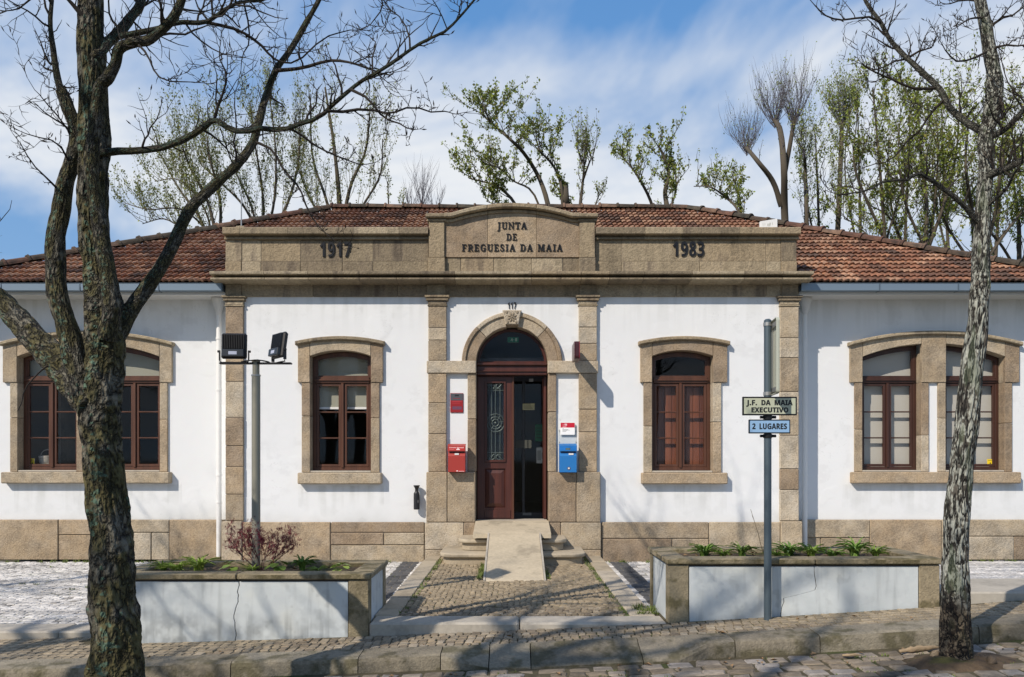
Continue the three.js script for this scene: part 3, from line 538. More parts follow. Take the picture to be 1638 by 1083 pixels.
function wingWindow(s) {                                             // s = 1 right, -1 left: the double windows of the wings
  const k = (px) => X(px, WZ), m = ([a, b]) => (s > 0 ? [a, b] : [-b - 0.03, -a - 0.03]);
  let ops = [m([k(1378), k(1472)]), m([k(1511), k(1605)])]; if (s < 0) ops = ops.reverse();
  const outer = m([k(1358), k(1628)]), inner = [Y(571, WZ), Y(550, WZ)], hood = [Y(553, WZ), Y(535.5, WZ)], ear = Y(612, WZ), sill = Y(755, WZ), bot = Y(773, WZ);
  hole(s > 0 ? 'right' : 'left', ops, inner, sill);
  const w = windowSet(WZ, ops, outer, hood, inner, ear, sill, bot, { jamb: 0.125, transomY: Y(607, WZ), dark: s > 0, board: s < 0, blind: (i) => (s > 0 ? [sill + 0.02, M.blind] : [Y(600, WZ), M.blindGreen]) });
  return w;
}
function midWindow(s) {
  const ops = s < 0 ? [[X(497), X(594)]] : [[X(1042.5), X(1139.5)]], outer = s < 0 ? [X(477.5), X(613.5)] : [X(1023.5), X(1162.5)];
  const inner = [Y(570), Y(561)], hood = [Y(552), Y(544.5)], sill = Y(756), bot = Y(774);
  hole('mid', ops, inner, sill);
  return windowSet(0, ops, outer, hood, inner, Y(612), sill, bot, { jamb: 0.135, transomY: Y(607), dark: false, shutters: s > 0, blind: s < 0 ? () => [Y(650), M.blindGreen] : null });
}
wingWindow(-1); midWindow(-1); midWindow(1); wingWindow(1);

// ---- walls
const MX0 = X(361), MX1 = X(1277), BX = 8.95, BZ1 = -9.4, EAVE = 4.34;
const D0 = X(762), D1 = X(876), SPR = Y(580), DR = (D1 - D0) / 2, DCX = (D0 + D1) / 2;
{
  const arch = []; for (let i = 0; i <= 24; i++) { const a = Math.PI * i / 24; arch.push([DCX + (DR + 0.08) * Math.cos(a), SPR + (DR + 0.08) * Math.sin(a)]); }
  holes.mid.push([[D0 - 0.06, 0.02], [D1 + 0.06, 0.02], ...arch]);
  mk('wall', plate(rect(MX0, MX1, 0, 4.44), -0.555, 0, holes.mid), M.plaster, hall);
  mk('wall', plate(rect(-BX, MX0 + 0.1, 0, EAVE), WZ - 0.3, WZ, holes.left), M.plaster, hall);
  mk('wall', plate(rect(MX1 - 0.1, BX, 0, EAVE), WZ - 0.3, WZ, holes.right), M.plaster, hall);
  mk('wall', box(-BX, -BX + 0.3, 0, EAVE, BZ1, WZ - 0.302), M.plaster, hall);
  mk('wall', box(BX - 0.3, BX, 0, EAVE, BZ1, WZ - 0.302), M.plaster, hall);
  mk('wall', box(-BX + 0.302, BX - 0.302, 0, EAVE, BZ1, BZ1 + 0.3), M.plaster, hall);
  // rooms behind the windows
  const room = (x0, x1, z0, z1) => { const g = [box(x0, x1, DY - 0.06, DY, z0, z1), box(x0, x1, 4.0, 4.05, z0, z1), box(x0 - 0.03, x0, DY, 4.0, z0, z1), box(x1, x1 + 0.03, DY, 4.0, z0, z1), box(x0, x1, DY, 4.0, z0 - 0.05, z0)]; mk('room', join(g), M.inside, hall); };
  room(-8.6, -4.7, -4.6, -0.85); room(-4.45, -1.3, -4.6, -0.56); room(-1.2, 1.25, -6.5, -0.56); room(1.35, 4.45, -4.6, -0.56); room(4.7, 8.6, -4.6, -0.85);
}
// ---- plinth of uneven granite blocks
{
  const pl = grp('plinth', hall), top = Y(835, 0.08);
  mk('mortar', box(MX0 - 0.0, D0 - 0.32, 0, top - 0.02, 0.005, 0.055), M.mortar, pl); mk('mortar', box(D1 + 0.32, MX1, 0, top - 0.02, 0.005, 0.055), M.mortar, pl);
  mk('mortar', box(-BX, MX0 - 0.02, 0, top - 0.02, WZ + 0.005, WZ + 0.055), M.mortar, pl); mk('mortar', box(MX1 + 0.02, BX, 0, top - 0.02, WZ + 0.005, WZ + 0.055), M.mortar, pl);
  const course = (x0, x1, z) => {
    let x = x0;
    while (x < x1 - 0.01) {
      let w = Math.min(0.75 + rb() * 1.2, x1 - x); if (x1 - x - w < 0.45) w = x1 - x;
      const kind = rb();
      const put = (a, b, c, d) => mk('stone', cbox(a + 0.005, b - 0.005, c + 0.004, d - 0.004, z + 0.01, z + 0.068 + rb() * 0.022, 0.011, rb), pick(M.stone, rb), pl);
      if (kind < 0.33) put(x, x + w, -0.05, top); else if (kind < 0.72) { const h = top * (0.42 + rb() * 0.3), m = x + w * (0.35 + rb() * 0.4); put(x, x + w, h, top); put(x, m, -0.05, h); put(m, x + w, -0.05, h); } else { const h1 = 0.2 + rb() * 0.06, h2 = 0.42 + rb() * 0.04, m = x + w * (0.3 + rb() * 0.4); put(x, x + w, h2, top); put(x, m, h1, h2); put(m, x + w, h1, h2); put(x, x + w, -0.05, h1); }
      x += w;
    }
  };
  course(-BX, MX0 - 0.03, WZ); course(MX1 + 0.03, BX, WZ);
  course(X(390), X(680), 0); course(X(961), X(1246), 0);
  for (const [a, b] of [[MX0 - 0.03, X(390)], [X(1246), MX1 + 0.03]]) mk('stone', cbox(a, b, -0.05, top + 0.01, WZ, 0.11, 0.012, rb), M.stone[0], pl);
  // the bases of the door pilasters
  for (const [a, b, c] of [[X(680, 0.1), X(742, 0.1), X(760.5, 0.1)], [X(961.5, 0.1), X(897, 0.1), X(877, 0.1)]]) {
    const P = (u, v, y0, y1) => mk('stone', cbox(Math.min(u, v) + 0.003, Math.max(u, v) - 0.003, y0 + 0.003, y1 - 0.003, -0.02, 0.13, 0.01, rb), pick(M.stone, rb), pl);
    P(a, b, 0.19, 0.622); P(b, c, 0.19, 0.622); P(a, lerp(a, c, 0.72), -0.05, 0.19); P(lerp(a, c, 0.72), c, -0.05, 0.19);
    mk('mortar', box(Math.min(a, c) + 0.02, Math.max(a, c) - 0.02, 0, 0.6, 0.0, 0.11), M.mortar, pl);
  }
}
// ---- pilasters in courses
{
  const column = (x0, x1, cuts, z0, z1, name = 'pilaster') => { const g = grp(name, hall); for (let i = 0; i < cuts.length - 1; i++) mk('stone', cbox(x0, x1, cuts[i] + 0.004, cuts[i + 1] - 0.004, z0, z1 + (rb() - 0.5) * 0.008, 0.008, rb), pick(M.stone, rb), g); mk('mortar', box(x0 + 0.01, x1 - 0.01, cuts[0], cuts[cuts.length - 1], z0, z1 - 0.012), M.mortar, g); return g; };
  const cutsOf = (y0, y1, n) => { const c = [y0]; for (let i = 1; i < n; i++) c.push(lerp(y0, y1, (i + (rb() - 0.5) * 0.45) / n)); c.push(y1); return c; };
  const cap = (g, x0, x1, y0, y1, z) => { const h = y1 - y0, f = (a, b, d) => mk('capital', cbox(x0 - d, x1 + d, y0 + h * a + 0.001, y0 + h * b - 0.001, -0.02, z + d, 0.006, rb), pick(M.old, rb), g); f(0, 0.14, 0.012); f(0.14, 0.5, 0.002); f(0.5, 0.78, 0.03); f(0.78, 1, 0.05); };
  const top = Y(491), frieze = Y(474);
  for (const [a, b] of [[X(360.5, 0.05), X(389, 0.05)], [X(1248, 0.05), X(1278, 0.05)]]) { const g = column(a, b, cutsOf(DY + 0.02, top, 8), WZ + 0.002, 0.05); cap(g, a, b, top, frieze, 0.05); }
  const b1 = Y(597, 0.07), b0 = Y(577, 0.07);
  for (const s of [0, 1]) {
    const [a, b] = s ? [X(926, 0.07), X(955, 0.07)] : [X(685, 0.07), X(714, 0.07)];
    const g = column(a, b, cutsOf(Y(755, 0.07), b1, 3), -0.02, 0.07); cap(g, a, b, top, frieze, 0.07);
    const g2 = column(a, b, cutsOf(b0, top, 3), -0.02, 0.07);
    const [p, q] = s ? [X(876.5, 0.08), X(957, 0.08)] : [X(682.5, 0.08), X(761.5, 0.08)];
    const g3 = grp('impost', hall); mk('stone', cbox(p, q, b1 + 0.002, b0 - 0.002, -0.22, 0.085, 0.008, rb), M.stone[2], g3);
    const [u, v] = s ? [X(877, 0.04), X(890, 0.04)] : [X(748, 0.04), X(761.5, 0.04)];
    column(u, v, cutsOf(Y(755, 0.06), b1, 2), -0.28, 0.045, 'jamb');
    // the taller base under the pilaster and jamb
    const g4 = grp('pedestal', hall), [m0, m1, m2] = s ? [X(961, 0.12), X(922, 0.12), X(877.5, 0.12)] : [X(681.5, 0.12), X(715.5, 0.12), X(760.5, 0.12)];
    for (const [c, d] of [[m0, m1], [m1, m2]]) mk('stone', cbox(Math.min(c, d) + 0.003, Math.max(c, d) - 0.003, 0.624, Y(755, 0.12), -0.28, 0.12, 0.012, rb), pick(M.stone, rb), g4);
  }
}
// ---- the doorway
{
  const dw = grp('doorway', hall), cx = DCX, R0 = DR, R1 = 0.80;
  const ring = (r0, r1, a0, a1, z0, z1, mat, name, c = 0.006) => { const p = [], n = 14; for (let i = 0; i <= n; i++) { const a = lerp(a0, a1, i / n); p.push([cx + r1 * Math.cos(a), SPR + r1 * Math.sin(a)]); } for (let i = n; i >= 0; i--) { const a = lerp(a0, a1, i / n); p.push([cx + r0 * Math.cos(a), SPR + r0 * Math.sin(a)]); } return mk(name, plate(p, z0, z1, [], c, rb), mat, dw); };
  const d = Math.PI / 180;
  for (const [a, b] of [[0.6, 44], [44.6, 81], [99, 135.4], [136, 179.4]]) { ring(R0, R1 - 0.07, a * d, b * d, -0.28, 0.045, pick(M.stone, rb), 'arch_stone'); ring(R1 - 0.069, R1, a * d, b * d, -0.03, 0.075, pick(M.stone, rb), 'arch_moulding', 0.012); }
  const ky0 = Y(521), ky1 = Y(498);
  mk('keystone', plate([[cx - 0.105, ky0], [cx + 0.105, ky0], [cx + 0.15, ky1], [cx - 0.15, ky1]], -0.28, 0.12, [], 0.012, rb), M.stone[2], dw);
  { // the carved flower on the keystone
    const L = []; const kc = (ky0 + ky1) / 2;
    for (let k = 0; k < 8; k++) { const a = k * Math.PI / 4 + 0.39, s = new THREE.SphereGeometry(1, 8, 6); s.scale(0.034, 0.014, 0.016); s.rotateZ(a); s.translate(cx + 0.045 * Math.cos(a), kc + 0.045 * Math.sin(a), 0.122); L.push(s); }
    const s = new THREE.SphereGeometry(0.02, 10, 8); s.translate(cx, kc, 0.125); L.push(s);
    for (const [x, y] of [[-0.085, 0.08], [0.085, 0.08], [-0.068, -0.075], [0.068, -0.075]]) { const q = new THREE.SphereGeometry(1, 8, 6); q.scale(0.02, 0.024, 0.012); q.translate(cx + x, kc + y, 0.121); L.push(q); }
    mk('carved_flower', join(L), M.stone[0], dw);
  }
  // head beam, fanlight
  const hy0 = Y(599), hy1 = Y(579);
  mk('door_head', cbox(D0 + 0.003, D1 - 0.003, hy0, hy1 - 0.05, -0.26, -0.10, 0.01), M.door, dw);
  mk('door_head_moulding', cbox(D0 + 0.003, D1 - 0.003, hy1 - 0.048, hy1, -0.26, -0.06, 0.012), M.door, dw);
  mk('door_head_moulding', cbox(D0 + 0.003, D1 - 0.003, hy0 + 0.05, hy0 + 0.08, -0.12, -0.075, 0.008), M.door, dw);
  ring(R0 - 0.045, R0 - 0.003, 0, Math.PI, -0.24, -0.18, M.door, 'fanlight_frame', 0.004);
  { const p = []; for (let i = 0; i <= 24; i++) { const a = Math.PI * i / 24; p.push([cx + (R0 - 0.04) * Math.cos(a), SPR + (R0 - 0.04) * Math.sin(a)]); } mk('pane', plate(p, -0.215, -0.211), M.glass, dw); }
  mk('fanlight_frame', cbox(D0 + 0.04, D1 - 0.04, hy1 + 0.002, hy1 + 0.035, -0.24, -0.18, 0.006), M.door, dw);
  { const g = printed(cx - 0.075, cx + 0.11, Y(539), Y(530), -0.62, -0.60, canvasTex(64, 32, (c, w, h) => { c.fillStyle = '#1f9a78'; c.fillRect(0, 0, w, h); c.fillStyle = '#bfe9d6'; c.fillRect(44, 6, 12, 20); c.beginPath(); c.arc(26, 9, 3, 0, 7); c.fill(); c.fillRect(21, 12, 9, 8); c.fillRect(17, 19, 6, 3); c.fillRect(27, 19, 4, 7); c.beginPath(); c.moveTo(33, 14); c.lineTo(41, 16); c.lineTo(33, 18); c.fill(); }), M.white, dw, 'exit_sign'); g.castShadow = true; }
  // left leaf, shut
  const lz0 = -0.27, lz1 = -0.215, l0 = D0 + 0.004, l1 = X(819.5, -0.2), y0 = DY + 0.03, y1 = hy0 - 0.005;
  const gx0 = X(777, -0.22), gx1 = X(808, -0.22), gy0 = Y(738, -0.22), gy1 = Y(611, -0.22), px0 = X(776, -0.22), px1 = X(808, -0.22), py0 = Y(812, -0.22), py1 = Y(750, -0.22);
  mk('door_leaf', plate(rect(l0, l1, y0, y1), lz0, lz1, [rect(gx0, gx1, gy0, gy1), rect(px0, px1, py0, py1)], 0.006), M.door, dw);
  mk('lock_edge', cbox(l1 - 0.005, l1 + 0.03, y0, y1, lz0, lz1 + 0.02, 0.008), M.frame, dw);
  mk('window_moulding', plate(rect(gx0 - 0.015, gx1 + 0.015, gy0 - 0.015, gy1 + 0.015), lz1, lz1 + 0.02, [rect(gx0 + 0.022, gx1 - 0.022, gy0 + 0.022, gy1 - 0.022)], 0.006), M.door, dw);
  { const P = [[px0, py0], [px1, py0], [px1, py1], [px0, py1]], q = 0.07, I = [[px0 + q, py0 + q], [px1 - q, py0 + q], [px1 - q, py1 - q], [px0 + q, py1 - q]], L = []; const o = (p, z) => [p[0], p[1], z]; for (let i = 0; i < 4; i++) { const j = (i + 1) % 4; L.push([o(P[i], lz1 - 0.03), o(P[j], lz1 - 0.03), o(I[j], lz1 - 0.006)], [o(P[i], lz1 - 0.03), o(I[j], lz1 - 0.006), o(I[i], lz1 - 0.006)]); } L.push([o(I[0], lz1 - 0.006), o(I[1], lz1 - 0.006), o(I[2], lz1 - 0.006)], [o(I[0], lz1 - 0.006), o(I[2], lz1 - 0.006), o(I[3], lz1 - 0.006)]); mk('raised_panel', tris(L, 0, 0), M.door, dw); }
  mk('skirting_board', cbox(l0 + 0.12, l1 - 0.03, y0 + 0.02, y0 + 0.15, lz1, lz1 + 0.014, 0.005), M.door, dw);
  mk('pane', box(gx0 - 0.005, gx1 + 0.005, gy0 - 0.005, gy1 + 0.005, lz0 + 0.02, lz0 + 0.024), M.glass, dw);
  { // wrought grille of the leaf
    const iron = std([0.12, 0.15, 0.14], { roughness: 0.4, metalness: 0.5 }), z = lz1 - 0.008, L = [], mx = (gx0 + gx1) / 2, my = (gy0 + gy1) / 2 - 0.02, w = gx1 - gx0, rr = 0.007;
    const A = (p, q, r = rr) => L.push(bar([p[0], p[1], z], [q[0], q[1], z], r, 6));
    for (const t of [0.3, 0.5, 0.74]) { const x = gx0 + w * t; A([x, gy0], [x, my - (t === 0.5 ? 0.055 : 0.12)]); A([x, my + (t === 0.5 ? 0.055 : 0.12)], [x, gy1]); }
    for (const y of [gy1 - 0.14, gy0 + 0.14]) A([gx0, y], [gx1, y]);
    for (const r of [0.055, 0.10, 0.145]) { const t = new THREE.TorusGeometry(r, rr, 6, 28); t.translate(mx, my, z); L.push(t); }
    for (let k = 0; k < 8; k++) { const a = k * Math.PI / 4 + 0.2; A([mx + 0.055 * Math.cos(a), my + 0.055 * Math.sin(a)], [mx + 0.145 * Math.cos(a), my + 0.145 * Math.sin(a)], 0.005); }
    for (const [sy, y] of [[1, gy1 - 0.13], [-1, gy0 + 0.13]]) for (const s of [-1, 1]) { const t = new THREE.TorusGeometry(0.045, 0.007, 6, 14, 4.6); t.rotateZ(s > 0 ? 0.5 : 2.2); t.translate(mx + s * 0.06, y + sy * 0.06, z); L.push(t); A([mx + s * 0.02, y + sy * 0.01], [mx + s * 0.13, y + sy * 0.12]); }
    const c = new THREE.SphereGeometry(0.022, 10, 8); c.translate(mx, my, z); L.push(c);
    mk('wrought_grille', join(L), iron, dw);
  }
  // right leaf, folded back into the hall
  mk('door_leaf', cbox(D1 - 0.055, D1 - 0.008, y0, y1, -0.80, -0.26, 0.006), M.door, dw);
  // the inner glazed door with its notices
  const iz = -0.86;
  mk('inner_door_frame', plate(rect(-1.15, 1.2, DY, 3.35), iz - 0.03, iz + 0.03, [rect(-0.55, 0.17, DY + 0.1, 2.95), rect(0.22, 0.62, DY + 0.1, 2.95)], 0.004), std([0.03, 0.03, 0.032], { roughness: 0.4 }), dw);
  mk('pane', box(-0.55, 0.17, DY + 0.1, 2.95, iz - 0.002, iz + 0.002), M.glass, dw); mk('pane', box(0.22, 0.62, DY + 0.1, 2.95, iz - 0.002, iz + 0.002), M.glass, dw);
  const paper = (px0, px1, py0, py1, col, draw) => printed(X(px0, iz), X(px1, iz), Y(py1, iz), Y(py0, iz), iz + 0.034, iz + 0.038, canvasTex(96, 64, (c, w, h) => { c.fillStyle = col; c.fillRect(0, 0, w, h); if (draw) draw(c, w, h); }), M.white, dw, 'notice');
  const rows = (c, w, h) => { c.fillStyle = 'rgba(60,60,50,.55)'; for (let y = 12; y < h - 8; y += 12) c.fillRect(8, y, w - 16 - (y * 7) % 30, 4); };
  paper(836, 855, 646, 656, '#d8d3a0', rows); paper(846, 853, 606, 611, '#b9b9b4'); paper(856, 874, 679, 706, '#2f6b52', rows); paper(858, 874, 716, 741, '#b8beb8', (c) => { c.fillStyle = '#8d9690'; c.fillRect(8, 12, 34, 40); c.fillStyle = '#5d6660'; c.fillRect(52, 20, 30, 26); }); paper(824, 850, 704, 717, '#4b4d46'); paper(836, 850, 820, 824, '#8a8c86');
  // the threshold
  mk('threshold', cbox(D0 + 0.003, D1 - 0.003, DY - 0.02, DY + 0.025, -0.4, 0.0, 0.006, rb), M.paleSlab[0], dw);
}
// ---- house number
lettering('117', 'sans', X(812), X(826), Y(494), Y(484), 0.004, 0.012, M.black, grp('house_number', hall), 'numeral', 0.08);

// ---- frieze, cornice and parapet
{
  const fr = grp('frieze', hall), y0 = Y(474.5, 0.03), y1 = 4.41; let x = MX0 - 0.0;
  mk('mortar', box(MX0 + 0.01, MX1 - 0.01, y0 + 0.01, y1, -0.02, 0.015), M.darkJoint, fr);
  while (x < MX1 - 0.01) { let w = 0.55 + rb() * 1.2; if (MX1 - x - w < 0.5) w = MX1 - x; mk('stone', cbox(x + 0.003, x + w - 0.003, y0, y1, -0.1, 0.03 + (rb() - 0.5) * 0.006, 0.005, rb), pick(M.old, rb), fr); x += w; }
  for (const s of [[X(683, 0.07), X(712, 0.07)], [X(927, 0.07), X(955, 0.07)], [X(361, 0.05), X(386, 0.05)], [X(1250, 0.05), X(1277, 0.05)]]) mk('stone', cbox(s[0], s[1], y0 + 0.001, y1 - 0.001, -0.02, 0.055, 0.006, rb), pick(M.old, rb), fr);
  for (const a of [MX0, MX1 - 0.05]) mk('stone', cbox(a, a + 0.05, y0, y1, -0.55, -0.104, 0.005, rb), M.old[1], fr);
  const co = grp('cornice', hall), c0 = X(335, 0.33), c1 = X(1302, 0.33), prof = [[-0.05, 4.405], [0.03, 4.405], [0.07, 4.418], [0.22, 4.428], [0.285, 4.424], [0.305, 4.436], [0.305, 4.458], [0.29, 4.464], [0.20, 4.468], [0.20, 4.500], [0.325, 4.505], [0.34, 4.515], [0.34, 4.552], [0.325, 4.558], [-0.05, 4.59]];
  const cut = [c0, X(423, 0.3), X(493, 0.3), X(575, 0.3), X(634, 0.3), X(728, 0.3), X(850, 0.3), X(930, 0.3), X(975, 0.3), X(1030, 0.3), X(1107, 0.3), X(1190, 0.3), X(1252, 0.3), c1];
  for (let i = 0; i < cut.length - 1; i++) mk('stone', profileX(prof, cut[i] + 0.003, cut[i + 1] - 0.003, rb), pick(M.old, rb), co);
  mk('mortar', box(c0 + 0.02, c1 - 0.02, 4.43, 4.54, -0.04, 0.19), M.darkJoint, co);
  for (const [a, b] of [[c0, MX0], [MX1, c1]]) mk('stone', cbox(a, b, 4.425, 4.56, -0.5, -0.055, 0.01, rb), pick(M.old, rb), co);   // returns at both ends

  const pa = grp('parapet', hall), top = Y(363.5, 0.1), cb = Y(376, 0.1), yb = 4.56, ys = Y(418, 0.01);
  const S = (n, g, m) => mk(n, g, m || pick(M.old, rb), pa);
  const copProf = [[-0.28, cb - 0.05], [0.045, cb - 0.05], [0.045, cb - 0.022], [0.015, cb - 0.018], [0.015, cb + 0.008], [0.105, cb + 0.012], [0.12, cb + 0.022], [0.12, top - 0.014], [0.11, top], [-0.28, top + 0.01]];
  for (const [a, b, cuts] of [[X(361), X(686), [387, 418, 481, 548, 597]], [X(952), X(1274), [994, 1119, 1225, 1249]]]) {
    const e = [a, ...cuts.map((p) => X(p)), b];
    for (let i = 0; i < e.length - 1; i++) { const pier = (a < 0 && i === 0) || (a > 0 && i === e.length - 2), z = pier ? 0.012 : 0; S('stone', cbox(e[i] + 0.0025, e[i + 1] - 0.0025, ys + 0.0025, cb - 0.048, -0.24, z, 0.004, rb)); S('stone', cbox(e[i] + 0.0025, e[i + 1] - 0.0025, yb - 0.02, ys - 0.0025, -0.24, z + 0.018, 0.006, rb)); }
    const cc = [a - 0.0, ...(a < 0 ? [X(387), X(463), X(567), X(640)] : [X(1030), X(1090), X(1180), X(1247)]), b + 0.0];
    for (let i = 0; i < cc.length - 1; i++) S('coping', profileX(copProf, (i === 0 && a < 0 ? cc[i] - 0.012 : cc[i] + 0.002), (i === cc.length - 2 && a > 0 ? cc[i + 1] + 0.03 : cc[i + 1] - 0.002), rb));
    mk('mortar', box(a + 0.01, b - 0.01, yb, cb - 0.06, -0.22, -0.006), M.mortar, pa);
  }
  // the raised middle
  const pz = 0.09, pt = Y(354, pz), pc = Y(340.5, 0.17);
  for (const [a, b] of [[X(686, pz), X(711, pz)], [X(927, pz), X(952, pz)]]) {
    S('stone', cbox(a, b, Y(412, pz) + 0.002, pt, -0.24, pz, 0.008, rb)); S('stone', cbox(a - 0.008, b + 0.008, yb - 0.03, Y(412, pz) - 0.002, -0.24, pz + 0.012, 0.008, rb));
    S('capital', cbox(a - 0.03, b + 0.03, pt - 0.0, pt + 0.04, -0.26, pz + 0.015, 0.008, rb)); S('capital', cbox(a - 0.045, b + 0.045, pt + 0.047, pc, -0.28, pz + 0.075, 0.012, rb));
  }
  const bz = 0.05, mx0 = X(711, bz), mx1 = X(927, bz), arcY = (x, py) => { const t = (x - (mx0 + mx1) / 2) / X(819 + 96); return Y(py - 15.5 * Math.max(0, 1 - t * t), bz); };
  const strip = (a, b, yLo, pyHi, z0, z1, n = 10) => plate([[a, yLo], [b, yLo], ...Array.from({ length: n + 1 }, (_, i) => { const x = lerp(b, a, i / n); return [x, arcY(x, pyHi)]; })], z0, z1, [], 0.004, rb);
  const band = (a, b, pyLo, pyHi, z0, z1, c, n = 12) => plate([...Array.from({ length: n + 1 }, (_, i) => { const x = lerp(a, b, i / n); return [x, arcY(x, pyLo)]; }), ...Array.from({ length: n + 1 }, (_, i) => { const x = lerp(b, a, i / n); return [x, arcY(x, pyHi)]; })], z0, z1, [], c, rb);
  const jc = [mx0 + 0.003, X(780, bz), X(858, bz), mx1 - 0.003];
  for (let i = 0; i < 3; i++) {
    S('stone', strip(jc[i] + 0.002, jc[i + 1] - 0.002, Y(411.5, bz), 356, -0.24, bz), M.stone[[3, 4, 3][i]]);
    S('coping', band(jc[i] + 0.002, jc[i + 1] - 0.002, 356, 351.5, -0.26, bz + 0.03, 0.006)); S('coping', band(jc[i] + 0.002, jc[i + 1] - 0.002, 350.3, 343.5, -0.28, bz + 0.12, 0.012));
  }
  const bc = [mx0, X(737), X(790), X(850), X(900), mx1]; for (let i = 0; i < 5; i++) S('stone', cbox(bc[i] + 0.003, bc[i + 1] - 0.003, yb - 0.02, Y(411.5, bz) - 0.004, -0.24, 0.03, 0.006, rb), pick(M.old, rb));
  mk('mortar', box(mx0 + 0.01, mx1 - 0.01, yb, Y(400), -0.22, 0.02), M.mortar, pa);
  const lz = bz + 0.001;
  lettering('JUNTA', 'serif', X(796, bz), X(843, bz), Y(366.5, bz), Y(355.8, bz), lz, 0.016, M.blackMetal, pa, 'letter', 0.12);
  lettering('DE', 'serif', X(809.5, bz), X(827, bz), Y(384.5, bz), Y(374, bz), lz, 0.016, M.blackMetal, pa, 'letter', 0.12);
  lettering('FREGUESIA DA MAIA', 'serif', X(738.5, bz), X(900, bz), Y(402, bz), Y(391, bz), lz, 0.016, M.blackMetal, pa, 'letter', 0.14);
  lettering('1917', 'sans', X(511), X(562.5), Y(411), Y(387.5), 0.001, 0.02, M.blackMetal, pa, 'numeral', 0.04);
  lettering('1983', 'sans', X(1075), X(1127), Y(410), Y(387), 0.001, 0.02, M.blackMetal, pa, 'numeral', 0.04);
}
